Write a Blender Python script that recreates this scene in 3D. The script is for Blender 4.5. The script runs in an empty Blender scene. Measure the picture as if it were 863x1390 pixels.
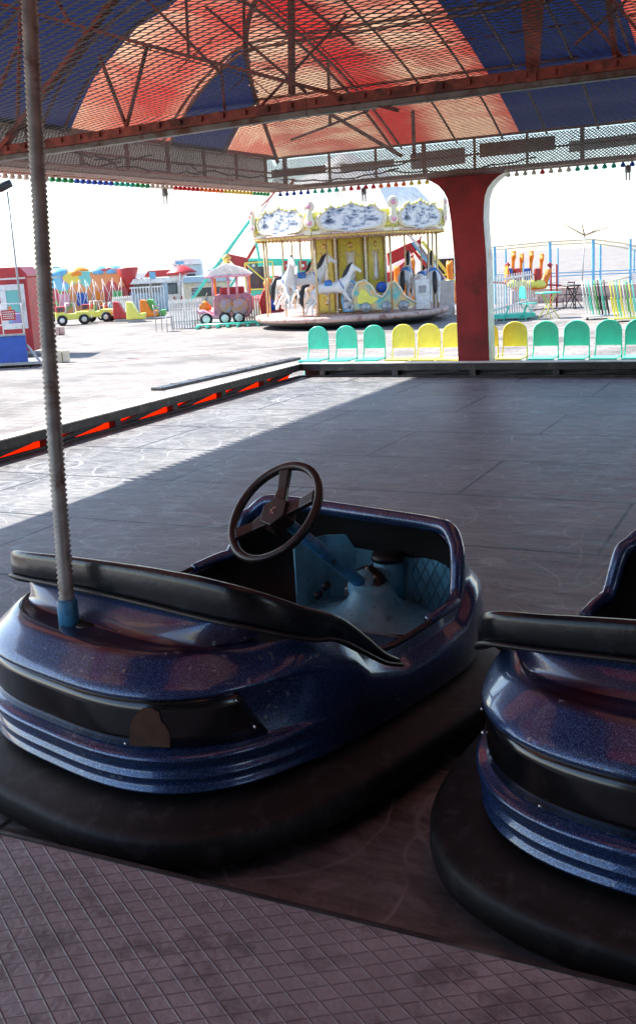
import bpy, bmesh, math, random
from mathutils import Vector, Matrix, noise
random.seed(7)
PI = math.pi
scene = bpy.context.scene
C = scene.collection

# ------------------------------------------------------------------ camera numbers (used for the camera and to measure places)
H = 1.7; F = 1390.; PX, PY = 431.5, 650.
NV = (361., 6500.); YAW = math.radians(26.0)
pitch = math.atan2(F, math.hypot(*NV)); roll = math.atan2(NV[0], NV[1])
cp, sp = math.cos(pitch), math.sin(pitch); cr, sr = math.cos(roll), math.sin(roll)
cy, sy = math.cos(YAW), math.sin(YAW)
def ry(v): return Vector((cy*v[0]-sy*v[1], sy*v[0]+cy*v[1], v[2]))
fw = ry((0, cp, -sp)); u0 = ry((0, sp, cp)); r0 = ry((1, 0, 0))
cright = cr*r0 - sr*u0; cup = sr*r0 + cr*u0
def ray(x, y): return fw + (x-PX)/F*cright - (y-PY)/F*cup
def onz(x, y, z):
    d = ray(x, y); return Vector((0, 0, H)) + d*((z-H)/d.z)
def ony(x, y, Y):
    d = ray(x, y); return Vector((0, 0, H)) + d*(Y/d.y)
def onx(x, y, X):
    d = ray(x, y); return Vector((0, 0, H)) + d*(X/d.x)
def depth(p): return (Vector(p)-Vector((0, 0, H))).dot(fw)
G = -0.27                                                # level of the fairground paving

# ------------------------------------------------------------------ materials
def mat(name, col, rough=.6, metal=0., var=.15, vscale=6., bump=0., bscale=40., coat=0., spec=.5, col2=None, c2amt=.5, c2scale=2., trans=0.):
    m = bpy.data.materials.new(name); m.use_nodes = True
    nt = m.node_tree; N = nt.nodes; L = nt.links; b = N['Principled BSDF']
    b.inputs['Roughness'].default_value = rough; b.inputs['Metallic'].default_value = metal
    b.inputs['Coat Weight'].default_value = coat; b.inputs['Coat Roughness'].default_value = .12
    b.inputs['Specular IOR Level'].default_value = spec
    tc = N.new('ShaderNodeTexCoord')
    nz = N.new('ShaderNodeTexNoise'); nz.inputs['Scale'].default_value = vscale; nz.inputs['Detail'].default_value = 6
    L.new(tc.outputs['Object'], nz.inputs['Vector'])
    mr = N.new('ShaderNodeMapRange'); mr.inputs[1].default_value = .3; mr.inputs[2].default_value = .7
    mr.inputs[3].default_value = 1-var; mr.inputs[4].default_value = 1+var
    L.new(nz.outputs['Fac'], mr.inputs[0])
    cm = N.new('ShaderNodeMix'); cm.data_type = 'RGBA'; cm.blend_type = 'MULTIPLY'; cm.inputs[0].default_value = 1
    cm.inputs['A'].default_value = (*col, 1)
    L.new(mr.outputs[0], cm.inputs['B'])
    out = cm.outputs['Result']
    if col2:
        n2 = N.new('ShaderNodeTexNoise'); n2.inputs['Scale'].default_value = c2scale; n2.inputs['Detail'].default_value = 8
        n2.inputs['Roughness'].default_value = .65
        L.new(tc.outputs['Object'], n2.inputs['Vector'])
        r = N.new('ShaderNodeMapRange'); r.inputs[1].default_value = .62-c2amt*.3; r.inputs[2].default_value = .72-c2amt*.2
        L.new(n2.outputs['Fac'], r.inputs[0])
        m2 = N.new('ShaderNodeMix'); m2.data_type = 'RGBA'; m2.inputs['B'].default_value = (*col2, 1)
        L.new(r.outputs[0], m2.inputs[0]); L.new(out, m2.inputs['A']); out = m2.outputs['Result']
    L.new(out, b.inputs['Base Color'])
    if bump:
        bn = N.new('ShaderNodeTexNoise'); bn.inputs['Scale'].default_value = bscale; bn.inputs['Detail'].default_value = 5
        L.new(tc.outputs['Object'], bn.inputs['Vector'])
        bp = N.new('ShaderNodeBump'); bp.inputs['Strength'].default_value = bump; bp.inputs['Distance'].default_value = .01
        L.new(bn.outputs['Fac'], bp.inputs['Height']); L.new(bp.outputs[0], b.inputs['Normal'])
    m['bsdf'] = 1
    return m
def nodes(m): return m.node_tree.nodes, m.node_tree.links, m.node_tree.nodes['Principled BSDF']
def mnode(N, L, op, a, b=None, c=None):
    n = N.new('ShaderNodeMath'); n.operation = op
    for i, v in enumerate((a, b, c)):
        if v is None: continue
        if isinstance(v, (int, float)): n.inputs[i].default_value = v
        else: L.new(v, n.inputs[i])
    return n.outputs[0]

M = {}
M['white'] = mat('white_paint', (.78, .77, .74), .5, col2=(.5, .45, .38), c2amt=.25)
M['red'] = mat('red_paint', (.46, .03, .035), .45, var=.2, vscale=4)
M['pillar_red'] = mat('pillar_red_paint', (.33, .018, .022), .62, var=.28, vscale=2.5, bump=.25, bscale=14, col2=(.2, .015, .015), c2amt=.35, c2scale=3)
M['teal'] = mat('teal_paint', (.09, .66, .50), .3, var=.1)
M['yellow'] = mat('yellow_paint', (.80, .76, .14), .3, var=.1)
M['blue'] = mat('blue_paint', (.02, .09, .42), .4, var=.15)
M['paleblue'] = mat('pale_blue_wall', (.42, .56, .64), .6)
M['lblue'] = mat('light_blue_paint', (.16, .45, .68), .5)
M['orange'] = mat('orange_paint', (.85, .25, .02), .5)
M['pink'] = mat('pink_paint', (.72, .32, .42), .5)
M['purple'] = mat('purple_paint', (.36, .20, .42), .5)
M['ornate'] = mat('ornate_carriage_paint', (.30, .12, .24), .5, col2=(.50, .20, .20), c2amt=.8, c2scale=5)
M['ornate2'] = mat('ornate_medallion_paint', (.50, .25, .14), .5, col2=(.30, .28, .42), c2amt=.6, c2scale=6)
M['green'] = mat('green_paint', (.12, .45, .12), .5)
M['cream'] = mat('cream_paint', (.74, .66, .48), .5, var=.15, vscale=8)
M['gold'] = mat('gold_paint', (.62, .42, .12), .42, metal=.3, var=.3, vscale=30)
M['brass'] = mat('brass_pole', (.58, .42, .22), .35, metal=.5)
M['grey'] = mat('grey_metal', (.33, .34, .35), .42, metal=.5, var=.2)
M['black'] = mat('black_paint', (.012, .012, .013), .45)
M['darkwood'] = mat('dark_steel_rail', (.035, .034, .036), .45, var=.4, vscale=9, bump=.3, bscale=20, col2=(.12, .10, .09), c2amt=.25, c2scale=5)
M['rust'] = mat('red_lead_steel', (.32, .085, .06), .6, var=.35, vscale=12, bump=.2, col2=(.10, .035, .025), c2amt=.5, c2scale=7)
M['palesteel'] = mat('weathered_pale_steel', (.42, .33, .28), .6, var=.3, vscale=10, col2=(.22, .10, .07), c2amt=.5, c2scale=9)
M['soffit'] = mat('soffit_paint', (.62, .44, .38), .6, var=.25, vscale=4, bump=.2, bscale=9, col2=(.30, .15, .12), c2amt=.45, c2scale=4)
M['greysteel'] = mat('grey_contact_steel', (.16, .16, .15), .45, metal=.5, var=.3, col2=(.10, .05, .03), c2amt=.4, c2scale=8)
M['rubber'] = mat('bumper_rubber', (.004, .004, .005), .6, var=.45, vscale=7, bump=.18, bscale=25, col2=(.028, .027, .028), c2amt=.3, c2scale=15)
M['liner'] = mat('cockpit_lining', (.012, .010, .010), .6, bump=.2)
M['leather'] = mat('black_vinyl', (.007, .009, .012), .24, var=.4, vscale=12, bump=.22, bscale=14, col2=(.02, .028, .034), c2amt=.38, c2scale=7)
M['wheel_black'] = mat('steering_wheel_plastic', (.018, .012, .013), .38, var=.3, bump=.12, bscale=80, col2=(.07, .03, .03), c2amt=.3, c2scale=20)
M['cabblue'] = mat('cab_blue_paint', (.15, .43, .56), .42, var=.35, vscale=9, bump=.2, bscale=30, col2=(.03, .10, .17), c2amt=.16, c2scale=18)
M['skyblue'] = mat('sleeve_blue_paint', (.06, .28, .52), .4, var=.25, vscale=20, col2=(.03, .06, .1), c2amt=.3, c2scale=30)
M['pole'] = mat('corrugated_steel', (.36, .345, .33), .5, metal=.3, var=.3, vscale=14, col2=(.18, .10, .07), c2amt=.12, c2scale=9)
M['darkplastic'] = mat('smoked_plastic_panel', (.006, .007, .009), .16, var=.2, coat=.6, col2=(.02, .018, .016), c2amt=.25, c2scale=9)
M['brownpatch'] = mat('bare_brown_backing', (.085, .042, .028), .5, var=.3, vscale=20)
M['chrome'] = mat('screw_steel', (.6, .6, .6), .25, metal=1)
M['horse_white'] = mat('horse_white_paint', (.74, .72, .68), .35)
M['horse_mane'] = mat('horse_black_mane', (.02, .018, .02), .5, bump=.6, bscale=60)
M['saddle'] = mat('saddle_red', (.55, .05, .07), .4, col2=(.03, .2, .5), c2amt=.9, c2scale=5)
M['tyre'] = mat('tyre_rubber', (.015, .015, .016), .7)
M['glass'] = mat('dark_window', (.05, .06, .07), .1, coat=1)
M['board_'] = mat('weathered_fascia_board', (.55, .55, .55), .5, var=.2, col2=(.3, .28, .27), c2amt=.5, c2scale=5)

def lattice_bump(m, pitch_u, pitch_v, width, strength, dist=.004, darken=None, axes=('X', 'Y'), aspect=1.):
    """diamond lattice of raised lines: two families of crossing lines"""
    N, L, b = nodes(m)
    tc = N.new('ShaderNodeTexCoord'); s = N.new('ShaderNodeSeparateXYZ'); L.new(tc.outputs['Object'], s.inputs[0])
    x = s.outputs[axes[0]]; y = s.outputs[axes[1]]
    u = mnode(N, L, 'ADD', mnode(N, L, 'DIVIDE', x, pitch_u), mnode(N, L, 'DIVIDE', y, pitch_v))
    v = mnode(N, L, 'SUBTRACT', mnode(N, L, 'DIVIDE', x, pitch_u), mnode(N, L, 'DIVIDE', y, pitch_v))
    def line(t):
        f = mnode(N, L, 'ABSOLUTE', mnode(N, L, 'SUBTRACT', mnode(N, L, 'FRACT', t), .5))
        n = N.new('ShaderNodeMapRange'); n.inputs[1].default_value = width; n.inputs[2].default_value = 0; L.new(f, n.inputs[0])
        return n.outputs[0]
    h = mnode(N, L, 'MAXIMUM', line(u), line(v))
    bp = N.new('ShaderNodeBump'); bp.inputs['Strength'].default_value = strength; bp.inputs['Distance'].default_value = dist
    L.new(h, bp.inputs['Height'])
    old = b.inputs['Normal'].links
    if old: L.new(old[0].from_socket, bp.inputs['Normal'])
    L.new(bp.outputs[0], b.inputs['Normal'])
    if darken:
        src = b.inputs['Base Color'].links[0].from_socket
        mx = N.new('ShaderNodeMix'); mx.data_type = 'RGBA'; mx.blend_type = 'MIX'
        mx.inputs['B'].default_value = (*darken, 1); L.new(src, mx.inputs['A'])
        L.new(mnode(N, L, 'MULTIPLY', h, .6), mx.inputs[0]); L.new(mx.outputs['Result'], b.inputs['Base Color'])

M['cabplate'] = mat('cab_blue_chequer_plate', (.15, .43, .56), .4, var=.3, vscale=9)
lattice_bump(M['cabplate'], .05, .09, .16, .9, axes=('X', 'Z'), darken=(.012, .06, .11))
M['walk'] = mat('diamond_rubber_walkway', (.36, .345, .365), .5, var=.3, vscale=3, bump=.35, bscale=60, col2=(.22, .21, .22), c2amt=.4, c2scale=9)
lattice_bump(M['walk'], .080, .053, .07, .7, dist=.004, darken=(.17, .14, .16))

# car paint: metallic flake
def carpaint():
    m = mat('blue_flake_car_paint', (.004, .020, .095), .34, metal=.35, var=.35, vscale=5, coat=1., col2=(.010, .003, .008), c2amt=.1, c2scale=1.3)
    N, L, b = nodes(m)
    b.inputs['Coat Roughness'].default_value = .16
    tc = N.new('ShaderNodeTexCoord'); v = N.new('ShaderNodeTexVoronoi'); v.inputs['Scale'].default_value = 620
    L.new(tc.outputs['Object'], v.inputs['Vector'])
    s = N.new('ShaderNodeSeparateColor'); L.new(v.outputs['Color'], s.inputs[0])
    fl = N.new('ShaderNodeMapRange'); fl.inputs[1].default_value = .72; fl.inputs[2].default_value = .8; fl.inputs[3].default_value = 0; fl.inputs[4].default_value = .5
    L.new(s.outputs[0], fl.inputs[0])
    src = b.inputs['Base Color'].links[0].from_socket
    mx = N.new('ShaderNodeMix'); mx.data_type = 'RGBA'; mx.inputs['B'].default_value = (.20, .40, .78, 1)
    L.new(src, mx.inputs['A']); L.new(fl.outputs[0], mx.inputs[0]); 
    # canopy reflection painted dark red on the flat deck, fading out before the edge
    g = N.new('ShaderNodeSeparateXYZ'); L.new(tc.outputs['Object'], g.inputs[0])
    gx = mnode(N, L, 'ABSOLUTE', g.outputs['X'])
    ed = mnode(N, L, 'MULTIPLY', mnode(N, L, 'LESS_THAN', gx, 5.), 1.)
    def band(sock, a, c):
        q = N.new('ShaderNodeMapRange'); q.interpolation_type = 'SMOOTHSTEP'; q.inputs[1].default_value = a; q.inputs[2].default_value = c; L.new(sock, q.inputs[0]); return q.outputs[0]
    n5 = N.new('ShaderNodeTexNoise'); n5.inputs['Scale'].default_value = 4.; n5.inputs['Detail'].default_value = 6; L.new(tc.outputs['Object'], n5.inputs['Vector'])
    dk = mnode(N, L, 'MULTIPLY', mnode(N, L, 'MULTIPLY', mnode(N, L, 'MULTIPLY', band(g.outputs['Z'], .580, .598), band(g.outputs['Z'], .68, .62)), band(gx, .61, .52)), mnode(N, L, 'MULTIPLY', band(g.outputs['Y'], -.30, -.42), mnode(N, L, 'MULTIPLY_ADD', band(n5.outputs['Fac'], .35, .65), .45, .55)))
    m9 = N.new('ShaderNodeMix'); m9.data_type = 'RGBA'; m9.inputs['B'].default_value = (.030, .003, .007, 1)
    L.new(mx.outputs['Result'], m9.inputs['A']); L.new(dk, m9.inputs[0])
    ch = N.new('ShaderNodeTexNoise'); ch.inputs['Scale'].default_value = 38; ch.inputs['Detail'].default_value = 3; L.new(tc.outputs['Object'], ch.inputs['Vector'])
    c2_ = N.new('ShaderNodeTexNoise'); c2_.inputs['Scale'].default_value = 3.1; c2_.inputs['Detail'].default_value = 2; L.new(tc.outputs['Object'], c2_.inputs['Vector'])
    chip = mnode(N, L, 'MULTIPLY', mnode(N, L, 'GREATER_THAN', mnode(N, L, 'MULTIPLY_ADD', c2_.outputs['Fac'], .35, ch.outputs['Fac']), .885), .6)
    sm_ = N.new('ShaderNodeMapping'); sm_.inputs['Scale'].default_value = (3, 3, 60); sm_.inputs['Rotation'].default_value = (.5, .2, 0); L.new(tc.outputs['Object'], sm_.inputs[0])
    sn_ = N.new('ShaderNodeTexNoise'); sn_.inputs['Scale'].default_value = 3.; sn_.inputs['Detail'].default_value = 2; L.new(sm_.outputs[0], sn_.inputs['Vector'])
    scr = mnode(N, L, 'MULTIPLY', mnode(N, L, 'GREATER_THAN', sn_.outputs['Fac'], .745), .3)
    m10 = N.new('ShaderNodeMix'); m10.data_type = 'RGBA'; m10.inputs['B'].default_value = (.30, .33, .36, 1)
    L.new(m9.outputs['Result'], m10.inputs['A']); L.new(mnode(N, L, 'MAXIMUM', chip, scr), m10.inputs[0])
    L.new(m10.outputs['Result'], b.inputs['Base Color'])
    L.new(mnode(N, L, 'MULTIPLY_ADD', fl.outputs[0], .7, .25), b.inputs['Metallic'])
    nm = N.new('ShaderNodeBump'); nm.inputs['Strength'].default_value = .25; nm.inputs['Distance'].default_value = .0015
    n2 = N.new('ShaderNodeTexNoise'); n2.inputs['Scale'].default_value = 260; n2.inputs['Detail'].default_value = 2
    L.new(tc.outputs['Object'], n2.inputs['Vector']); L.new(n2.outputs['Fac'], nm.inputs['Height'])
    L.new(nm.outputs[0], b.inputs['Normal'])
    # dust and scuffs break up the gloss
    n3 = N.new('ShaderNodeTexNoise'); n3.inputs['Scale'].default_value = 9; n3.inputs['Detail'].default_value = 8
    L.new(tc.outputs['Object'], n3.inputs['Vector'])
    r = N.new('ShaderNodeMapRange'); r.inputs[1].default_value = .4; r.inputs[2].default_value = .7; r.inputs[3].default_value = .04; r.inputs[4].default_value = .16
    L.new(n3.outputs['Fac'], r.inputs[0]); L.new(r.outputs[0], b.inputs['Coat Roughness'])
    return m
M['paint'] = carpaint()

# arena floor: steel plates with seams, scuffs and white scratches
def floor_mat():
    m = mat('scratched_floor_plates', (.150, .147, .146), .42, metal=0., var=.3, vscale=1.2, bump=.15, bscale=30, spec=.4, col2=(.095, .092, .092), c2amt=.5, c2scale=.7)
    N, L, b = nodes(m)
    tc = N.new('ShaderNodeTexCoord'); s = N.new('ShaderNodeSeparateXYZ'); L.new(tc.outputs['Object'], s.inputs[0])
    wob = N.new('ShaderNodeTexNoise'); wob.inputs['Scale'].default_value = 1.6; wob.inputs['Detail'].default_value = 3
    L.new(tc.outputs['Object'], wob.inputs['Vector'])
    sub = N.new('ShaderNodeVectorMath'); sub.operation = 'SUBTRACT'; sub.inputs[1].default_value = (.5, .5, .5); L.new(wob.outputs['Color'], sub.inputs[0])
    scl = N.new('ShaderNodeVectorMath'); scl.operation = 'SCALE'; scl.inputs['Scale'].default_value = .16; L.new(sub.outputs[0], scl.inputs[0])
    add = N.new('ShaderNodeVectorMath'); add.operation = 'ADD'; L.new(tc.outputs['Object'], add.inputs[0]); L.new(scl.outputs[0], add.inputs[1])
    tot = None
    for k, (sc, w, amt, seed) in enumerate([(.55, .0045, .8, 0), (.8, .005, .6, 5.3), (.36, .005, .8, 9.1), (1.3, .005, .55, 3.7), (.3, .004, .9, 14.2), (.47, .003, .8, 21.), (1., .004, .6, 33.), (.62, .003, .8, 41.), (.9, .003, .7, 55.), (.42, .003, .8, 63.), (.7, .003, .7, 71.), (.33, .004, .7, 87.), (1.6, .004, .6, 93.), (2.0, .004, .55, 101.), (1.4, .004, .6, 117.), (.8, .003, .8, 131.), (.5, .0035, .8, 143.)]):
        of = N.new('ShaderNodeVectorMath'); of.operation = 'ADD'; of.inputs[1].default_value = (seed, seed*1.7, 0); L.new(add.outputs[0], of.inputs[0])
        fl = N.new('ShaderNodeVectorMath'); fl.operation = 'MULTIPLY'; fl.inputs[1].default_value = (1, 1, 0); L.new(of.outputs[0], fl.inputs[0])
        v = N.new('ShaderNodeTexVoronoi'); v.inputs['Scale'].default_value = sc; L.new(fl.outputs[0], v.inputs['Vector'])
        rs = N.new('ShaderNodeSeparateColor'); L.new(v.outputs['Color'], rs.inputs[0])
        rad = mnode(N, L, 'MULTIPLY_ADD', rs.outputs[0], .5, .08)
        d = mnode(N, L, 'ABSOLUTE', mnode(N, L, 'SUBTRACT', v.outputs['Distance'], rad))
        r = N.new('ShaderNodeMapRange'); r.inputs[1].default_value = w*sc*2.1; r.inputs[2].default_value = 0; L.new(d, r.inputs[0])
        n = N.new('ShaderNodeTexNoise'); n.inputs['Scale'].default_value = .9+k*.1; n.inputs['Detail'].default_value = 9; L.new(of.outputs[0], n.inputs['Vector'])
        mk = N.new('ShaderNodeMapRange'); mk.inputs[1].default_value = .44; mk.inputs[2].default_value = .56; L.new(n.outputs['Fac'], mk.inputs[0])
        one = mnode(N, L, 'MULTIPLY', mnode(N, L, 'MULTIPLY', r.outputs[0], mk.outputs[0]), amt)
        tot = one if tot is None else mnode(N, L, 'MAXIMUM', tot, one)
    # fine dusty veil in patches
    dn = N.new('ShaderNodeTexNoise'); dn.inputs['Scale'].default_value = 3.2; dn.inputs['Detail'].default_value = 12; dn.inputs['Roughness'].default_value = .75; dn.inputs['Distortion'].default_value = 2.2
    L.new(tc.outputs['Object'], dn.inputs['Vector'])
    dr = N.new('ShaderNodeMapRange'); dr.inputs[1].default_value = .47; dr.inputs[2].default_value = .75; dr.inputs[3].default_value = 0; dr.inputs[4].default_value = .6
    L.new(dn.outputs['Fac'], dr.inputs[0])
    tot = mnode(N, L, 'MAXIMUM', tot, dr.outputs[0])
    gm = N.new('ShaderNodeMapping'); gm.inputs['Scale'].default_value = (1.1, 5., 1); gm.inputs['Rotation'].default_value = (0, 0, .12); L.new(tc.outputs['Object'], gm.inputs[0])
    gn = N.new('ShaderNodeTexNoise'); gn.inputs['Scale'].default_value = 3.; gn.inputs['Detail'].default_value = 12; gn.inputs['Roughness'].default_value = .72; L.new(gm.outputs[0], gn.inputs['Vector'])
    gr = N.new('ShaderNodeMapRange'); gr.inputs[1].default_value = .35; gr.inputs[2].default_value = .68; gr.inputs[3].default_value = .45; gr.inputs[4].default_value = 1.45; L.new(gn.outputs['Fac'], gr.inputs[0])
    gx = N.new('ShaderNodeMix'); gx.data_type = 'RGBA'; gx.blend_type = 'MULTIPLY'; gx.inputs[0].default_value = 1
    L.new(b.inputs['Base Color'].links[0].from_socket, gx.inputs['A']); L.new(gr.outputs[0], gx.inputs['B'])
    src = gx.outputs['Result']
    mx = N.new('ShaderNodeMix'); mx.data_type = 'RGBA'; mx.inputs['B'].default_value = (.40, .41, .43, 1)
    L.new(src, mx.inputs['A']); L.new(tot, mx.inputs[0])
    # seams: rows every 1.24 m, plates 1.22 m wide staggered by row
    yy = mnode(N, L, 'DIVIDE', mnode(N, L, 'SUBTRACT', s.outputs['Y'], 5.62), 1.245)
    fy = mnode(N, L, 'ABSOLUTE', mnode(N, L, 'SUBTRACT', mnode(N, L, 'FRACT', mnode(N, L, 'ADD', yy, .5)), .5))
    row = mnode(N, L, 'FLOOR', yy)
    par = mnode(N, L, 'MULTIPLY', mnode(N, L, 'MODULO', mnode(N, L, 'ADD', row, 20), 2), 1.22)
    xx = mnode(N, L, 'DIVIDE', mnode(N, L, 'ADD', mnode(N, L, 'ADD', s.outputs['X'], 1.03), par), 2.44)
    fx = mnode(N, L, 'ABSOLUTE', mnode(N, L, 'SUBTRACT', mnode(N, L, 'FRACT', mnode(N, L, 'ADD', xx, .5)), .5))
    l1 = mnode(N, L, 'LESS_THAN', fy, .011); l2 = mnode(N, L, 'LESS_THAN', fx, .0045)
    sm = mnode(N, L, 'MAXIMUM', l1, l2)
    m3 = N.new('ShaderNodeMix'); m3.data_type = 'RGBA'; m3.inputs['B'].default_value = (.006, .005, .005, 1)
    L.new(mx.outputs['Result'], m3.inputs['A']); L.new(sm, m3.inputs[0]); L.new(m3.outputs['Result'], b.inputs['Base Color'])
    # roughness breakup
    rn = N.new('ShaderNodeMapRange'); rn.inputs[1].default_value = .3; rn.inputs[2].default_value = .7; rn.inputs[3].default_value = .40; rn.inputs[4].default_value = .62
    L.new(dn.outputs['Fac'], rn.inputs[0]); L.new(rn.outputs[0], b.inputs['Roughness'])
    # each plate is slightly buckled
    big = N.new('ShaderNodeTexNoise'); big.inputs['Scale'].default_value = 2.2; big.inputs['Detail'].default_value = 2
    mp = N.new('ShaderNodeMapping'); mp.inputs['Scale'].default_value = (1, 2.4, 1); L.new(tc.outputs['Object'], mp.inputs[0]); L.new(mp.outputs[0], big.inputs['Vector'])
    bb = N.new('ShaderNodeBump'); bb.inputs['Strength'].default_value = .2; bb.inputs['Distance'].default_value = .03
    L.new(big.outputs['Fac'], bb.inputs['Height']); L.new(b.inputs['Normal'].links[0].from_socket, bb.inputs['Normal']); L.new(bb.outputs[0], b.inputs['Normal'])
    return m
M['floor'] = floor_mat()

def ground_mat():
    m = mat('block_paving', (.26, .24, .225), .8, var=.15, vscale=1.5, bump=.2, bscale=20, col2=(.14, .13, .12), c2amt=.45, c2scale=.5)
    N, L, b = nodes(m)
    tc = N.new('ShaderNodeTexCoord'); br = N.new('ShaderNodeTexBrick')
    mp = N.new('ShaderNodeMapping'); mp.inputs['Rotation'].default_value = (0, 0, .0); L.new(tc.outputs['Object'], mp.inputs[0]); L.new(mp.outputs[0], br.inputs['Vector'])
    br.inputs['Color1'].default_value = (1, 1, 1, 1); br.inputs['Color2'].default_value = (.78, .74, .72, 1); br.inputs['Mortar'].default_value = (.4, .36, .34, 1)
    br.inputs['Scale'].default_value = 1; br.inputs['Brick Width'].default_value = .5; br.inputs['Row Height'].default_value = .25; br.inputs['Mortar Size'].default_value = .012
    src = b.inputs['Base Color'].links[0].from_socket
    mx = N.new('ShaderNodeMix'); mx.data_type = 'RGBA'; mx.blend_type = 'MULTIPLY'; mx.inputs[0].default_value = 1
    L.new(src, mx.inputs['A']); L.new(br.outputs['Color'], mx.inputs['B']); L.new(mx.outputs['Result'], b.inputs['Base Color'])
    return m
M['ground'] = ground_mat()

def fabric_mat():
    m = bpy.data.materials.new('striped_canopy_fabric'); m.use_nodes = True
    N = m.node_tree.nodes; L = m.node_tree.links; N.remove(N['Principled BSDF'])
    uv = N.new('ShaderNodeUVMap'); uv.uv_map = 'UVMap'
    s = N.new('ShaderNodeSeparateXYZ'); L.new(uv.outputs[0], s.inputs[0])
    rp = N.new('ShaderNodeValToRGB'); rp.color_ramp.interpolation = 'CONSTANT'
    blue = (.010, .018, .07, 1); red = (.50, .012, .016, 1)
    # stripe coordinate /40: left roof uses y, far roof uses x+20
    st = [(0, blue), (3.7, red), (5.4, blue), (7.25, blue), (9.15, red), (11.0, blue), (12.35, red), (16.37, blue), (18.05, red), (20.1, blue), (21.9, red), (23.6, blue), (25.4, red)]
    el = rp.color_ramp.elements
    el[0].position = 0; el[0].color = blue; el[1].position = st[1][0]/40; el[1].color = st[1][1]
    for p, c in st[2:]:
        e = el.new(p/40); e.color = c
    L.new(s.outputs[0], rp.inputs[0])
    tc = N.new('ShaderNodeTexCoord')
    # sun glow and fading painted as long pale streaks down each red width
    mp = N.new('ShaderNodeMapping'); mp.inputs['Scale'].default_value = (40*.55, 2.2, 1); L.new(uv.outputs[0], mp.inputs[0])
    nz = N.new('ShaderNodeTexNoise'); nz.inputs['Scale'].default_value = .75; nz.inputs['Detail'].default_value = 7; nz.inputs['Roughness'].default_value = .62; nz.inputs['Distortion'].default_value = .6; L.new(mp.outputs[0], nz.inputs['Vector'])
    mr = N.new('ShaderNodeMapRange'); mr.inputs[1].default_value = .42; mr.inputs[2].default_value = .58; L.new(nz.outputs['Fac'], mr.inputs[0])
    # how red the stripe is
    sc = N.new('ShaderNodeSeparateColor'); L.new(rp.outputs[0], sc.inputs[0])
    isred = mnode(N, L, 'GREATER_THAN', sc.outputs[0], .2)
    r2 = N.new('ShaderNodeValToRGB'); e2 = r2.color_ramp.elements
    fs_ = [(0, .1), (9.15, .75), (9.4, .6), (9.9, .25), (10.6, .12), (10.95, .35), (12.3, .9), (14.5, .8), (14.62, .05), (15.1, .08), (15.5, .9), (16.05, .85), (16.37, .25), (18.05, .1), (19., .8), (20.1, .4)]  # pale amount along the stripes, high where sun glow is painted in
    e2[0].position = 0; e2[0].color = (.1, .1, .1, 1); e2[1].position = fs_[1][0]/40; e2[1].color = (*[fs_[1][1]]*3, 1)
    for p, c in fs_[2:]:
        e = e2.new(p/40); e.color = (c, c, c, 1)
    L.new(s.outputs[0], r2.inputs[0])
    glow_fade = mnode(N, L, 'MULTIPLY', mnode(N, L, 'MINIMUM', mnode(N, L, 'MULTIPLY', r2.outputs[0], mnode(N, L, 'MULTIPLY_ADD', mr.outputs[0], .9, .45)), 1.), isred)
    mx = N.new('ShaderNodeMix'); mx.data_type = 'RGBA'; mx.inputs['B'].default_value = (.76, .46, .29, 1)
    L.new(rp.outputs[0], mx.inputs['A']); L.new(glow_fade, mx.inputs[0])
    df = N.new('ShaderNodeBsdfDiffuse'); tl = N.new('ShaderNodeBsdfTranslucent'); ms = N.new('ShaderNodeMixShader')
    L.new(mx.outputs['Result'], df.inputs[0]); L.new(mx.outputs['Result'], tl.inputs[0])
    wr = N.new('ShaderNodeTexNoise'); wr.inputs['Scale'].default_value = 7; wr.inputs['Detail'].default_value = 5; L.new(tc.outputs['Object'], wr.inputs['Vector'])
    bp = N.new('ShaderNodeBump'); bp.inputs['Strength'].default_value = .5; bp.inputs['Distance'].default_value = .05; L.new(wr.outputs['Fac'], bp.inputs['Height'])
    L.new(bp.outputs[0], df.inputs['Normal']); L.new(bp.outputs[0], tl.inputs['Normal'])
    ms.inputs[0].default_value = .32
    L.new(df.outputs[0], ms.inputs[1]); L.new(tl.outputs[0], ms.inputs[2])
    L.new(ms.outputs[0], N['Material Output'].inputs[0])
    return m
M['fabric'] = fabric_mat()

def net_mat(name='rusty_wire_net', pu=.11, pv=.058, w=.15, col=(.028, .014, .012), ax=('X', 'Y')):
    m = mat(name, col, .6, metal=.3, var=.3)
    N, L, b = nodes(m)
    tc = N.new('ShaderNodeTexCoord'); s = N.new('ShaderNodeSeparateXYZ')
    wn = N.new('ShaderNodeTexNoise'); wn.inputs['Scale'].default_value = 1.3; wn.inputs['Detail'].default_value = 3; L.new(tc.outputs['Object'], wn.inputs['Vector'])
    vm = N.new('ShaderNodeVectorMath'); vm.operation = 'MULTIPLY_ADD'; vm.inputs[1].default_value = (.12, .12, .12); L.new(wn.outputs['Color'], vm.inputs[0]); L.new(tc.outputs['Object'], vm.inputs[2])
    L.new(vm.outputs[0], s.inputs[0])
    x = s.outputs[ax[0]]; y = s.outputs[ax[1]]
    X = mnode(N, L, 'DIVIDE', x, pu); Y = mnode(N, L, 'DIVIDE', y, pv)
    wav = mnode(N, L, 'MULTIPLY', mnode(N, L, 'SINE', mnode(N, L, 'MULTIPLY', X, 2*PI)), .0)
    u = mnode(N, L, 'ADD', X, Y); v = mnode(N, L, 'SUBTRACT', X, Y)
    def line(t): return mnode(N, L, 'LESS_THAN', mnode(N, L, 'ABSOLUTE', mnode(N, L, 'SUBTRACT', mnode(N, L, 'FRACT', t), .5)), w)
    a = mnode(N, L, 'MAXIMUM', line(u), line(v))
    L.new(a, b.inputs['Alpha'])
    return m
M['net'] = net_mat()
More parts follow.
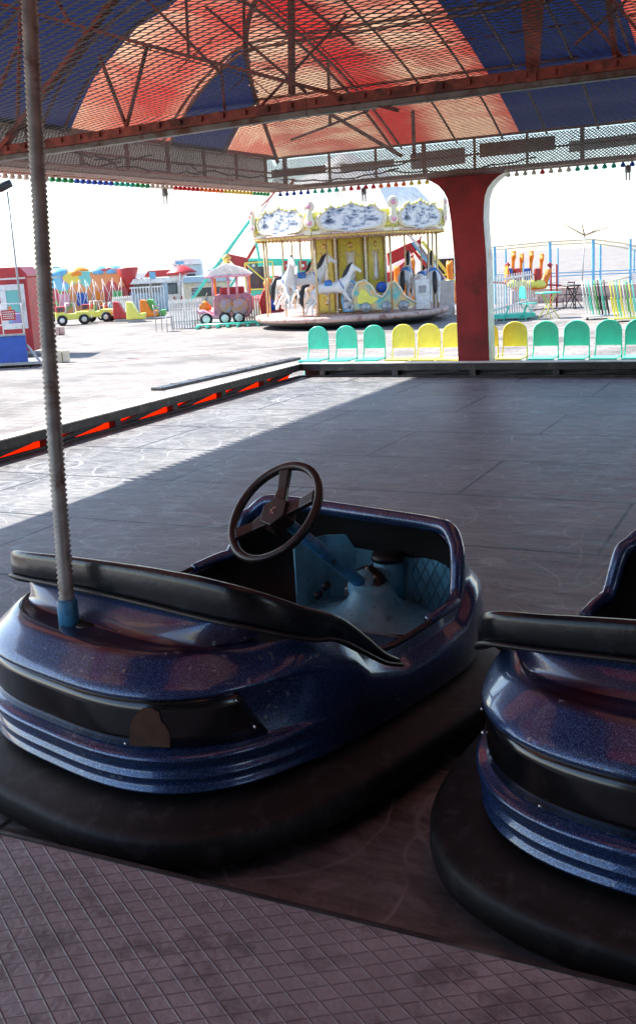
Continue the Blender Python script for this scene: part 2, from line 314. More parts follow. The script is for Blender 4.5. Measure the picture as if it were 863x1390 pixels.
M['finenet'] = net_mat('shade_net', .05, .04, .17, (.09, .05, .04), ('X', 'Z'))
M['finenety'] = net_mat('shade_net_side', .05, .04, .17, (.09, .05, .04), ('Y', 'Z'))

def translucent(name, col, amt=.6):
    m = bpy.data.materials.new(name); m.use_nodes = True
    N = m.node_tree.nodes; L = m.node_tree.links; N.remove(N['Principled BSDF'])
    df = N.new('ShaderNodeBsdfDiffuse'); tl = N.new('ShaderNodeBsdfTranslucent'); ms = N.new('ShaderNodeMixShader')
    tc = N.new('ShaderNodeTexCoord'); nz = N.new('ShaderNodeTexNoise'); nz.inputs['Scale'].default_value = 3; L.new(tc.outputs['Object'], nz.inputs['Vector'])
    mx = N.new('ShaderNodeMix'); mx.data_type = 'RGBA'; mx.inputs['A'].default_value = (*[c*.7 for c in col], 1); mx.inputs['B'].default_value = (*col, 1); L.new(nz.outputs['Fac'], mx.inputs[0])
    L.new(mx.outputs['Result'], df.inputs[0]); L.new(mx.outputs['Result'], tl.inputs[0]); ms.inputs[0].default_value = amt
    L.new(df.outputs[0], ms.inputs[1]); L.new(tl.outputs[0], ms.inputs[2]); L.new(ms.outputs[0], N['Material Output'].inputs[0])
    return m
M['board'] = translucent('milky_fascia_sheet', (.62, .62, .60), .5)
M['skirt'] = translucent('orange_tarpaulin', (.95, .13, .015), .65)
for nm, c in dict(b_blue=(.02, .10, .55), b_teal=(.02, .50, .38), b_clear=(.8, .78, .7), b_yellow=(.75, .6, .1), b_orange=(.85, .2, .03), b_red=(.6, .02, .03), b_green=(.02, .35, .12)).items():
    M[nm] = mat('bulb_'+nm[2:], c, .2, coat=.5)

def mural_mat():
    m = mat('painted_mural', (.5, .5, .5), .6)
    N, L, b = nodes(m)
    tc = N.new('ShaderNodeTexCoord'); v = N.new('ShaderNodeTexVoronoi'); v.inputs['Scale'].default_value = 1.15
    nz = N.new('ShaderNodeTexNoise'); nz.inputs['Scale'].default_value = 1.5; nz.inputs['Detail'].default_value = 4; L.new(tc.outputs['Object'], nz.inputs['Vector'])
    vm = N.new('ShaderNodeVectorMath'); vm.operation = 'MULTIPLY_ADD'; vm.inputs[1].default_value = (1, 1, 1); L.new(nz.outputs['Color'], vm.inputs[0]); L.new(tc.outputs['Object'], vm.inputs[2])
    L.new(vm.outputs[0], v.inputs['Vector'])
    s = N.new('ShaderNodeSeparateColor'); L.new(v.outputs['Color'], s.inputs[0])
    rp = N.new('ShaderNodeValToRGB'); rp.color_ramp.interpolation = 'CONSTANT'
    cols = [(.55, .1, .1), (.2, .5, .65), (.75, .6, .1), (.2, .45, .12), (.35, .25, .5), (.7, .7, .68), (.75, .3, .12), (.2, .55, .5)]
    el = rp.color_ramp.elements; el[0].color = (*cols[0], 1); el[1].position = .125; el[1].color = (*cols[1], 1)
    for i in range(2, 8):
        e = el.new(i/8); e.color = (*cols[i], 1)
    L.new(s.outputs[0], rp.inputs[0]); L.new(rp.outputs[0], b.inputs['Base Color'])
    return m
M['mural'] = mural_mat()
def scene_board_mat():
    m = mat('painted_scenic_board', (.66, .66, .66), .5)
    N, L, b = nodes(m)
    tc = N.new('ShaderNodeTexCoord'); nz = N.new('ShaderNodeTexNoise'); nz.inputs['Scale'].default_value = 3.4; nz.inputs['Detail'].default_value = 7; nz.inputs['Roughness'].default_value = .7
    mp = N.new('ShaderNodeMapping'); mp.inputs['Scale'].default_value = (1, 1, 2); L.new(tc.outputs['Object'], mp.inputs[0]); L.new(mp.outputs[0], nz.inputs['Vector'])
    rp = N.new('ShaderNodeValToRGB'); el = rp.color_ramp.elements
    el[0].position = .39; el[0].color = (.03, .04, .07, 1); el[1].position = .46; el[1].color = (.30, .35, .45, 1); e = el.new(.54); e.color = (.72, .71, .70, 1)
    L.new(nz.outputs['Fac'], rp.inputs[0]); L.new(rp.outputs[0], b.inputs['Base Color'])
    return m
M['scenic'] = scene_board_mat()
M['chariotpaint'] = mat('chariot_painting', (.12, .50, .50), .4, col2=(.75, .5, .2), c2amt=.7, c2scale=3)
M['yellowpanel'] = mat('carousel_yellow_panel', (.52, .43, .035), .45, var=.2, vscale=10, col2=(.45, .33, .08), c2amt=.3, c2scale=9)

# ------------------------------------------------------------------ mesh helpers
class MB:
    def __init__(s): s.v = []; s.f = []; s.mi = []; s.sm = []
    def add(s, vs, fs, mi=0, smooth=False):
        o = len(s.v); s.v += [tuple(v) for v in vs]
        for f in fs: s.f.append(tuple(i+o for i in f)); s.mi.append(mi); s.sm.append(smooth)
        return s
    def box(s, c, d, rot=None, mi=0):
        x, y, z = d[0]/2, d[1]/2, d[2]/2
        vs = [Vector((a*x, b*y, e*z)) for a in (-1, 1) for b in (-1, 1) for e in (-1, 1)]
        if rot is not None: vs = [rot @ v for v in vs]
        c = Vector(c)
        return s.add([c+v for v in vs], [(0, 1, 3, 2), (4, 6, 7, 5), (0, 4, 5, 1), (2, 3, 7, 6), (0, 2, 6, 4), (1, 5, 7, 3)], mi)
    def bar(s, a, b, w, h=None, mi=0, up=(0, 0, 1)):
        a = Vector(a); b = Vector(b); h = h or w; d = (b-a); ln = d.length
        if ln < 1e-6: return s
        z = d.normalized(); u = Vector(up)
        if abs(z.dot(u)) > .98: u = Vector((1, 0, 0))
        x = z.cross(u).normalized(); y = x.cross(z)
        R = Matrix((x, z, y)).transposed()
        return s.box((a+b)/2, (w, ln, h), R, mi)
    def tube(s, pts, r, seg=8, mi=0, closed=False, smooth=True, cap=True, flat=1.):
        pts = [Vector(p) for p in pts]; n = len(pts)
        rs = r if isinstance(r, (list, tuple)) else [r]*n
        o = len(s.v); up = None; vs = []
        for i, p in enumerate(pts):
            if closed: t = (pts[(i+1) % n]-pts[i-1])
            else: t = pts[min(i+1, n-1)]-pts[max(i-1, 0)]
            t.normalize()
            if up is None:
                up = Vector((0, 0, 1)) if abs(t.z) < .9 else Vector((1, 0, 0))
            x = t.cross(up).normalized(); up = x.cross(t).normalized()
            for k in range(seg):
                a = 2*PI*k/seg
                vs.append(p + x*math.cos(a)*rs[i] + up*math.sin(a)*rs[i]*flat)
        fs = []
        m = n if closed else n-1
        for i in range(m):
            for k in range(seg):
                a = i*seg+k; b = i*seg+(k+1) % seg; c = ((i+1) % n)*seg+(k+1) % seg; d = ((i+1) % n)*seg+k
                fs.append((a, b, c, d))
        if cap and not closed:
            fs.append(tuple(range(seg))[::-1]); fs.append(tuple((n-1)*seg+k for k in range(seg)))
        return s.add(vs, fs, mi, smooth)
    def lathe(s, prof, seg=16, c=(0, 0, 0), mi=0, smooth=True, axis='z'):
        vs = []; c = Vector(c)
        for r, z in prof:
            for k in range(seg):
                a = 2*PI*k/seg; p = (r*math.cos(a), r*math.sin(a), z)
                if axis == 'y': p = (p[0], z, p[1])
                if axis == 'x': p = (z, p[0], p[1])
                vs.append(c+Vector(p))
        fs = [(i*seg+k, i*seg+(k+1) % seg, (i+1)*seg+(k+1) % seg, (i+1)*seg+k) for i in range(len(prof)-1) for k in range(seg)]
        fs.append(tuple(range(seg))[::-1]); fs.append(tuple((len(prof)-1)*seg+k for k in range(seg)))
        return s.add(vs, fs, mi, smooth)
    def prism(s, poly, y0, y1, mi=0, mi_side=None, plane='xz'):
        """poly in xz extruded from y0 to y1 (or xy extruded in z)"""
        n = len(poly)
        f = (lambda p, d: (p[0], d, p[1])) if plane == 'xz' else ((lambda p, d: (p[0], p[1], d)) if plane == 'xy' else (lambda p, d: (d, p[0], p[1])))
        vs = [f(p, y0) for p in poly]+[f(p, y1) for p in poly]
        o = len(s.v)
        s.add(vs, [tuple(range(n))[::-1], tuple(range(n, 2*n))], mi)
        for i in range(n):
            j = (i+1) % n; s.f.append((o+i, o+j, o+n+j, o+n+i)); s.mi.append(mi if mi_side is None else mi_side); s.sm.append(False)
        return s
    def build(s, name, mats, parent=None, bevel=0, loc=None, rotz=0, subsurf=0):
        me = bpy.data.meshes.new(name); me.from_pydata(s.v, [], s.f)
        if not isinstance(mats, (list, tuple)): mats = [mats]
        for m in mats: me.materials.append(M[m] if isinstance(m, str) else m)
        me.polygons.foreach_set('material_index', s.mi); me.polygons.foreach_set('use_smooth', s.sm)
        bm = bmesh.new(); bm.from_mesh(me); bmesh.ops.recalc_face_normals(bm, faces=bm.faces); bm.to_mesh(me); bm.free()
        o = bpy.data.objects.new(name, me); C.objects.link(o)
        if parent: o.parent = parent
        if loc is not None: o.location = loc
        o.rotation_euler.z = rotz
        if subsurf:
            md = o.modifiers.new('s', 'SUBSURF'); md.levels = md.render_levels = subsurf
        if bevel:
            md = o.modifiers.new('b', 'BEVEL'); md.width = bevel; md.segments = 2; md.limit_method = 'ANGLE'; md.angle_limit = .7
        return o
def tag(o, label=None, cat=None, group=None, kind=None):
    if label: o['label'] = label
    if cat: o['category'] = cat
    if group: o['group'] = group
    if kind: o['kind'] = kind
    return o
def thing(name, label, cat, loc=(0, 0, 0), rotz=0, group=None):
    o = bpy.data.objects.new(name, None); C.objects.link(o); o.empty_display_size = .1
    o.location = loc; o.rotation_euler.z = rotz
    return tag(o, label, cat, group)
def copy_tree(o, parent=None):
    c = o.copy(); C.objects.link(c)
    if parent: c.parent = parent
    for ch in [x for x in C.objects if x.parent == o]: copy_tree(ch, c)
    return c
def dup(o, loc, rotz, label, scale=None, group=None):
    c = copy_tree(o); c.location = loc; c.rotation_euler.z = rotz; c['label'] = label
    if scale: c.scale = scale
    if group: c['group'] = group
    return c
def skin(name, joints, bones, material, parent=None, sub=1):
    me = bpy.data.meshes.new(name); me.from_pydata([j[:3] for j in joints], bones, [])
    o = bpy.data.objects.new('tmp', me); C.objects.link(o)
    md = o.modifiers.new('k', 'SKIN'); md.use_smooth_shade = True
    me.skin_vertices.new() if not me.skin_vertices else None
    for i, j in enumerate(joints):
        sv = me.skin_vertices[0].data[i]; r = j[3]
        sv.radius = (r, r) if not isinstance(r, tuple) else r; sv.use_root = (i == 0)
    sb = o.modifiers.new('s', 'SUBSURF'); sb.levels = sb.render_levels = sub
    dg = bpy.context.evaluated_depsgraph_get(); dg.update()
    nm = bpy.data.meshes.new_from_object(o.evaluated_get(dg)); nm.name = name
    bpy.data.objects.remove(o); nm.materials.clear(); nm.materials.append(M[material] if isinstance(material, str) else material)
    for p in nm.polygons: p.use_smooth = True
    r = bpy.data.objects.new(name, nm); C.objects.link(r)
    if parent: r.parent = parent
    return r
class Fr:
    """a place on the fairground seen at (bx, by): turns measured offsets into metres, x right, y away, z up"""
    def __init__(s, bx, by, z=G, extra=0.):
        s.o = onz(bx, by, z); s.bx, s.by = bx, by
        if extra:                     # push it further along the ground by `extra` metres
            s.o = s.o + Vector((-sy, cy, 0))*extra
        s.s = depth(s.o)/F
    def p(s, x, y, dy=0.):
        u = x-s.bx; v = s.by-y
        return Vector(((u*cr+v*sr)*s.s, dy, (-u*sr+v*cr)*s.s))
    def thing(s, name, label, cat, group=None, turn=0.): return thing(name, label, cat, s.o, YAW+turn, group)

# ------------------------------------------------------------------ the setting
b = MB(); b.add([(-500, -300, G), (500, -300, G), (500, 900, G), (-500, 900, G)], [(0, 1, 2, 3)])
tag(b.build('ground', 'ground'), kind='structure')
b = MB().box((-.8, 7.8, -.06), (12.1, 11.7, .12))
tag(b.build('floor', 'floor'), kind='structure')
# walkway on the near side: plate top at z = .17
b = MB(); b.box((-1., -.05, .15), (16, 4.0, .04)); b.box((-1, 1.93, .05), (16, .04, .20)); b.box((-1, 1.945, .164), (16, .012, .022), mi=1)
b.box((-1, -.1, -.07), (15.9, 3.8, .395), mi=1)
tag(b.build('walkway', ['walk', 'darkwood']), kind='structure')
# sub-frame of the track
b = MB(); b.box((-.8, 7.8, -.195), (12.0, 11.6, .145))
tag(b.build('track_foundation', 'darkwood'), kind='structure')

# perimeter rails
def rail(label, P0, P1, inward, n, skirt='skirt'):
    P0 = Vector(P0); P1 = Vector(P1); d = (P1-P0).normalized(); L = (P1-P0).length; out = -Vector(inward)
    t = thing('kerb_rail', label, 'rail', P0, 0, 'rails around the driving floor')
    q = lambda a, o, z: d*a + out*o + Vector((0, 0, z))
    MB().bar(q(0, .07, .145), q(L, .07, .145), .14, .10).build('beam', 'darkwood', t, bevel=.006)
    MB().bar(q(0, .07, .2), q(L, .07, .2), .17, .014).build('top_plate', 'white', t, bevel=.003)
    MB().bar(q(0, .02, .012), q(L, .02, .012), .05, .03).build('bottom_edge', 'darkwood', t, bevel=.004)
    k = int(L/1.15)
    for i in range(k+1):
        a = .35+i*1.15
        if a > L: break
        MB().bar(q(a, .06, 0), q(a, .06, .12), .11, .09).build('post', 'darkwood', t, bevel=.004)
        if a+1.0 < L:
            MB().bar(q(a+.08, .09, .01), q(a+.95, .1, .10), .05, .055).build('brace', 'darkwood', t)
    b = MB(); vs = []; nn = int(L/.12)
    for i in range(nn+1):
        a = L*i/nn; w = .012*math.sin(i*1.9)+.006*math.sin(i*.7)
        vs += [q(a, .155+w*.4, .13), q(a, .30+w, -.12), q(a, .42+w*1.6, G+.01)]
    fs = []
    for i in range(nn):
        for j in range(2): fs.append((i*3+j, i*3+j+1, i*3+3+j+1, i*3+3+j))
    b.add(vs, fs, smooth=True)
    if skirt == 'black': b = MB().bar(q(0, .155, -.06), q(L, .155, -.06), .012, .40)
    sk = b.build('skirt', skirt, t)
    md = sk.modifiers.new('s', 'SOLIDIFY'); md.thickness = .004
    return t
rail('long dark steel kerb rail down the left side with orange skirt showing below', (-6.86, 1.9, 0), (-6.86, 13.7, 0), (1, 0, 0), 9)
rail('dark kerb rail across the far side of the floor in front of the chairs', (-6.86, 13.68, 0), (5.2, 13.68, 0), (0, -1, 0), 9, 'black')

A = onz(212, 528, G+.03); B_ = onz(402, 486, G+.03)
b = MB(); b.bar((A.x, A.y, G+.02), (B_.x, B_.y, G+.02), .22, .05)
for k in range(9): b.bar(A.lerp(B_, k/9+.002)+Vector((0, 0, -.003)), A.lerp(B_, k/9+.01)+Vector((0, 0, -.003)), .23, .055)
tag(b.build('cable_ramp', 'darkwood', bevel=.008), 'dark rubber cable ramp lying on the paving beside the left rail', 'cable ramp')
A = onz(60, 497, G); B_ = onz(520, 463, G); d_ = (B_-A).normalized()
b = MB(); b.bar(A-d_*8+Vector((0, 0, .004)), B_+d_*10+Vector((0, 0, .004)), .12, .012)
tag(b.build('kerb', 'soffit'), kind='structure')

# ------------------------------------------------------------------ canopy
X0, X1, Y0, Y1 = -7.2, 6.4, .5, 14.0
def hL(d): return 3.2 + 1.22*(1-math.exp(-max(d, 0)/.85)) + .05*d
def hF(d): return 3.2 + 1.65*(1-math.exp(-max(d, 0)/3.6)) + .02*d
def canopy_h(x, y):
    return min((hL(x-X0), 0), (hL(X1-x), 1), (hF(Y1-y), 2), (hF(y-Y0), 3))
t = thing('canopy', 'red and blue striped fabric canopy arched over the driving floor', 'canopy', (0, 0, 0))
b = MB(); nx, ny = 136, 138; dx = (X1-X0)/nx; dy = (Y1-Y0)/ny; uvs = []
for j in range(ny+1):
    for i in range(nx+1):
        x = X0+i*dx; y = Y0+j*dy; z = canopy_h(x, y)[0] - .035*abs(math.sin(x*PI/.62))*min(1, (Y1-y)) + .012*noise.noise(Vector((x*2, y*2, 0)))
        b.v.append((x, y, z))
for j in range(ny):
    for i in range(nx):
        x = X0+(i+.5)*dx; y = Y0+(j+.5)*dy; s = canopy_h(x, y)[1]
        b.f.append((j*(nx+1)+i, j*(nx+1)+i+1, (j+1)*(nx+1)+i+1, (j+1)*(nx+1)+i)); b.mi.append(0); b.sm.append(True)
        for (xx, yy) in ((x-dx/2, y-dy/2), (x+dx/2, y-dy/2), (x+dx/2, y+dy/2), (x-dx/2, y+dy/2)):
            uvs.append((yy/40, xx) if s in (0, 1) else ((xx+20)/40, yy))
me = bpy.data.meshes.new('fabric'); me.from_pydata(b.v, [], b.f); me.materials.append(M['fabric'])
me.polygons.foreach_set('use_smooth', b.sm)
ul = me.uv_layers.new(name='UVMap')
for i, u in enumerate(uvs): ul.data[i].uv = u
fo = bpy.data.objects.new('fabric', me); C.objects.link(fo); fo.parent = t
# rafters under the fabric
def path_far(x, y0=Y1, y1=7.6, off=.05): return [(x, y, canopy_h(x, y)[0]-off) for y in [y0+(y1-y0)*i/16 for i in range(17)]]
def path_left(y, x0=X0, x1=-2.5, off=.05): return [(x, y, canopy_h(x, y)[0]-off) for x in [x0+(x1-x0)*(i/18)**1.6 for i in range(19)]]
for x in (-5.25, -4.45, -3.82, -3.23, -2.57, -1.95, -1.3, -.6): MB().tube(path_far(x), .016, 6).build('rafter', 'palesteel', t)
for x in (-5.38,): MB().tube(path_far(x), .02, 6).build('rafter', 'palesteel', t)
for y in (5.6, 6.6, 7.6, 8.75, 9.1, 10.95, 11.1, 12.4): MB().tube(path_left(y), .018, 6).build('rafter', 'palesteel', t)
hip = [(X0+k*.1, 0) for k in range(40)]
hp = []
for x, _ in hip:
    lo, hi = 7.0, 14.0
    for _k in range(30):
        m_ = (lo+hi)/2
        if hF(Y1-m_) > hL(x-X0): lo = m_
        else: hi = m_
    hp.append((x, lo, hL(x-X0)-.06))
MB().tube([p for p in hp if p[1] > 7.1], .03, 6).build('hip_rafter', 'rust', t)
for d in (1.1, 2.3, 3.6, 4.9): MB().tube([(x, Y1-d, canopy_h(x, Y1-d)[0]-.03) for x in [-6.6+k*.3 for k in range(28)]], .008, 5).build('purlin', 'rust', t)
for d in (.8, 2.0): MB().tube([(X0+d, y, canopy_h(X0+d, y)[0]-.03) for y in [4+k*.3 for k in range(30)]], .008, 5).build('purlin', 'rust', t)

# steel truss across the hall in the plane y = 6.1
t = thing('roof_truss', 'rusty red steel truss spanning above the wire net', 'truss', (0, 6.1, 0))
def q61(x, y, Y=6.1):
    p = ony(x, y, Y); return Vector((p.x, 0, p.z))
zb = 2.645
for (xa, za, xb, zb_) in ((-6.9, 2.56, -2.9, zb), (-2.9, zb, 6.3, zb)):
    MB().bar((xa, 0, za+.01), (xb, 0, zb_+.01), .045, .065).build('bottom_chord', 'rust', t, bevel=.004)
    MB().bar((xa, .01, za-.042), (xb, .01, zb_-.042), .07, .038).build('contact_bar', 'greysteel', t, bevel=.006)
for i in range(46): MB().box((-6.8+i*.165, -.03, zb+.012-.075*max(0, (3.9-i*.165)/3.9)), (.018, .02, .03)).build('bolt', 'rust', t)
def member(nm, a, c, w, mt='rust', dy=0.): 
    A = q61(*a); B = q61(*c); A.y += dy; B.y += dy
    MB().bar(A, B, w, w*.6).build(nm, mt, t, bevel=.003)
member('top_chord', (-60, -12), (195, 60), .04); member('top_chord', (195, 60), (540, 150), .04)
for a, c, w in [((172, 172), (135, 75), .028), ((172, 172), (200, 62), .028), ((395, -40), (396, 128), .05), ((250, -60), (256, 75), .022), ((330, -60), (332, 80), .022),
                ((30, -40), (24, 180), .03), ((-30, 245), (170, -20), .06), ((-30, 190), (60, -20), .03), ((95, 30), (60, -30), .03), ((280, 10), (415, 125), .026),
                ((140, -60), (300, 100), .026), ((470, 20), (330, 170), .022), ((360, -40), (480, 60), .03), ((300, 90), (305, 150), .02),
                ((863, 100), (750, -30), .03), ((880, 60), (790, -50), .03), ((850, 0), (780, 60), .022), ((820, -40), (835, 80), .05)]:
    member('web', a, c, w)
b = MB(); A, B_, Cc = q61(722, 112), q61(706, -20), q61(738, -20)
b.prism([(A.x-.02, A.z), (A.x+.03, A.z), (Cc.x, Cc.z), (B_.x, B_.z)], -.03, .03); b.build('tapered_post', 'rust', t, bevel=.003)
t = thing('roof_truss', 'thin pale lattice strut pair behind the main beam near the far eave', 'truss', (0, 10.2, 0))
for (a, c, w) in (((440, 150), (545, 212), .035), ((395, 190), (500, 150), .02), ((560, 150), (562, 215), .03), ((445, 80), (448, 170), .025)):
    A = ony(*a, 10.2); B_ = ony(*c, 10.2); A.y = B_.y = 0; MB().bar(A, B_, w).build('web', 'palesteel', t)

# wire net with power feed
b = MB(); nx, ny = 60, 60; vs = []
for j in range(ny+1):
    for i in range(nx+1):
        x = -7.05+i*(13.3)/nx; y = 1.2+j*(12.75)/ny
        vs.append((x, y, 2.70-.035*math.sin(PI*((x+7.05) % 2.2)/2.2)*math.sin(PI*((y-6.1) % 1.95)/1.95)))
b.add(vs, [(j*(nx+1)+i, j*(nx+1)+i+1, (j+1)*(nx+1)+i+1, (j+1)*(nx+1)+i) for j in range(ny) for i in range(nx)], smooth=True)
tag(b.build('wire_net', 'net'), 'rusty hexagonal wire net stretched flat under the canopy', 'net')

# eaves: soffit boards, posts, fascia
t = thing('eaves_frame', 'dirty pinkish steel eaves with boards along the canopy edge', 'eaves', (0, 0, 0))
MB().box((-.4, 14.12, 2.76), (14.0, .10, .08)).build('edge_channel', 'soffit', t, bevel=.006)
MB().box((-7.38, 6.4, 2.76), (.10, 15.5, .08)).build('edge_channel', 'soffit', t, bevel=.006)
MB().box((-.4, 13.93, 2.745), (13.8, .20, .02)).build('soffit_board', 'soffit', t)
MB().box((-7.0, 7.8, 2.745), (.66, 12.2, .02)).build('soffit_board', 'soffit', t)
MB().bar((-7.3, 14.02, 3.2), (6.4, 14.02, 3.2), .04).build('eave_rail', 'rust', t)
MB().bar((-7.22, 1.7, 3.2), (-7.22, 14.0, 3.2), .04).build('eave_rail', 'rust', t)
MB().bar((-7.3, 14.03, 2.98), (6.4, 14.03, 2.98), .025).build('mid_rail', 'palesteel', t)
MB().bar((-7.25, 1.7, 2.98), (-7.25, 14.0, 2.98), .025).build('mid_rail', 'palesteel', t)
for k in range(19): MB().bar((-7.1+k*.72, 14.03, 2.78), (-7.1+k*.72, 14.03, 3.2), .05 if k % 3 == 0 else .03).build('post', 'palesteel', t)
for k in range(15): MB().bar((-7.25, 1.8+k*.85, 2.78), (-7.25, 1.8+k*.85, 3.2), .035).build('post', 'rust', t)
for k in range(12):
    MB().box((-6.95+k*1.1+random.uniform(-.06, .06), 14.2, 3.03+random.uniform(-.05, .05)), (random.uniform(.6, 1.05), .02, random.uniform(.10, .24)), Matrix.Rotation(random.uniform(-.03, .03), 3, 'Y')).build('fascia_board', 'board' if k % 3 else 'palesteel', t)
for k in range(14):
    MB().box((-7.5, -.7+k*1.1, 3.0), (.02, 1.09, .42)).build('fascia_board', 'board', t)
MB().box((-.4, 14.1, 3.215), (14.2, .24, .02)).build('top_board', 'soffit', t)
MB().box((-7.35, 6.4, 3.215), (.34, 15.5, .02)).build('top_board', 'soffit', t)
MB().box((-.4, -.35, 3.2), (13.8, 1.7, .03)).build('light_block_awning', 'palesteel', t)  # unseen roof strip added over the walkway to hold back sky light
# cable runs drooping inside the eaves
b = MB()
for (x0, x1, z) in [(-7.0, -5.2, 2.86), (-5.4, -3.3, 2.84), (-6.8, -4.9, 2.95)]:
    b.tube([(x0+(x1-x0)*k/14, 13.7, z-.07*math.sin(PI*k/14)+.012*math.sin(k*2.)) for k in range(15)], .011, 6)
for (y0, y1, z) in [(7.4, 9.6, 2.84), (9.2, 11.6, 2.86), (10.8, 13.6, 2.9), (8.3, 10.2, 2.95)]:
    b.tube([(-6.9+.06*math.sin(k*1.3), y0+(y1-y0)*k/16, z-.06*math.sin(PI*k/16)+.02*math.sin(k*1.7)) for k in range(17)], .011, 6)
b.build('cable', 'black', t)
MB().add([(-7.2, 13.72, 2.72), (6.2, 13.72, 2.72), (6.2, 13.98, 3.16), (-7.2, 13.98, 3.16)], [(0, 1, 2, 3)]).build('skirt_net', 'finenet', t)
MB().add([(-6.95, 1.5, 2.72), (-6.95, 13.8, 2.72), (-7.2, 13.8, 3.16), (-7.2, 1.5, 3.16)], [(0, 1, 2, 3)]).build('skirt_net', 'finenety', t)

# bulb strings
def bulb_mesh():
    b = MB(); b.lathe([(.014, .06), (.02, .045), (.02, .03), (.014, .022), (.026, .012), (.036, -.008), (.036, -.02), (.026, -.032), (.004, -.036)], 10); return b
bulb_me = {}
def bulb(parent, loc, colr):
    if colr not in bulb_me:
        o = bulb_mesh().build('bulb', colr, parent); bulb_me[colr] = o.data
    else:
        o = bpy.data.objects.new('bulb', bulb_me[colr]); C.objects.link(o); o.parent = parent
    o.location = loc
t = thing('light_string', 'string of coloured bulbs along the far canopy edge', 'string lights', (0, 14.18, 2.69), 0, 'coloured bulb strings along the canopy edge')
MB().bar((-7.4, 0, .06), (1.6, 0, .06), .03, .02).build('cable', 'palesteel', t)
seq = ['b_blue']*5+['b_teal']*4+['b_clear']*1+['b_red']*4+['b_orange']*4+['b_yellow']*3+['b_clear']*3+['b_yellow']*6+['b_clear']*4+['b_red']+['b_clear']*3+['b_teal']*5+['b_blue']*6+['b_green']*4+['b_clear']*6+['b_red']*6+['b_orange']*5
for k, c in enumerate(seq): bulb(t, (-7.28+k*.116, 0, 0), c)
t = thing('light_string', 'string of coloured bulbs along the left canopy edge', 'string lights', (-7.45, 0, 2.71), 0, 'coloured bulb strings along the canopy edge')
MB().bar((0, 5, .06), (0, 14.15, .06), .03, .02).build('cable', 'palesteel', t)
seq = ['b_green']*5+['b_yellow']*8+['b_orange']*6+['b_red']*6+['b_clear']*5+['b_green']*3+['b_teal']*4+['b_blue']*7+['b_green']*4+['b_clear']*7+['b_orange']*4+['b_red']*5+['b_clear']*2+['b_teal']*3
for k, c in enumerate(seq): bulb(t, (0, 14.1-k*.105, 0), c)
for (lab, loc) in [('grey hanging lamp socket below the left canopy edge', (-7.3, 11.1, 2.72)), ('grey hanging lamp socket below the far edge, right of the red pillar', (-2.2, 14.0, 2.72)), ('grey hanging lamp socket in front of the merry-go-round boards', (-5.85, 14.0, 2.72))]:
    t = thing('lamp_socket', lab, 'lamp socket', loc, 0, 'empty lamp sockets hanging from the canopy edge')
    MB().lathe([(.006, 0), (.006, -.05), (.035, -.06), (.042, -.13), (.03, -.15), (.004, -.15)], 10).build('socket_cap', 'grey', t)
    for s in (-1, 1): MB().lathe([(.011, -.15), (.011, -.235), (.006, -.245)], 8, (s*.022, 0, 0)).build('contact_prong', 'white', t)

b = MB(); b.box((6.75, 6.8, 1.45), (.12, 14.6, 3.4))  # wall added out of view so less light comes in from the right
for k in range(24): b.box((6.67, -.3+k*.62, 1.45), (.04, .05, 3.4))
tag(b.build('light_block_wall', 'darkwood', bevel=.004), 'dark boarded wall added on the right-hand side of the driving floor to block light', 'wall')

t = thing('light_block_cabin', 'dark cabin with a shuttered hatch, added unseen behind the walkway to block light', 'cabin', (1.4, -2.75, G))  # unseen block added behind the camera to darken the cars' right flanks
b = MB(); b.box((0, 0, 1.9), (7.6, 2.2, 3.8)); b.build('wall', 'darkwood', t, bevel=.02)
b = MB(); b.box((0, .25, 3.9), (8.2, 3.3, .12)); b.build('roof', 'rust', t, bevel=.02)
b = MB(); b.box((-1.6, 1.12, 1.55), (1.5, .06, 1.0)); b.build('hatch', 'greysteel', t, bevel=.01)
b = MB(); b.box((1.6, 1.12, 1.1), (.9, .05, 2.0)); b.build('door', 'pillar_red', t, bevel=.01)

# ------------------------------------------------------------------ red pillar
zt = 2.77
def pillar_poly():
    L = [(-4.50, G), (-4.485, .2), (-4.50, 1.6), (-4.535, 2.1), (-4.56, 2.3)]
    Lc = [(-4.58, 2.42), (-4.63, 2.52), (-4.70, 2.60), (-4.78, 2.655), (-4.87, 2.70), (-4.87, zt)]
    Rc = [(-3.78, zt), (-3.78, 2.70), (-3.86, 2.66), (-3.94, 2.60), (-4.01, 2.52), (-4.05, 2.42)]
    R = [(-4.065, 2.3), (-4.075, 2.1), (-4.045, 1.6), (-4.03, .2), (-4.03, G)]
    return L+Lc+Rc+R
b = MB(); b.prism(pillar_poly(), 13.90, 14.20, mi=0, mi_side=1)
tag(b.build('pillar', ['pillar_red', 'white'], bevel=.008), 'dark red pillar with white sides flaring out under the canopy', 'pillar')

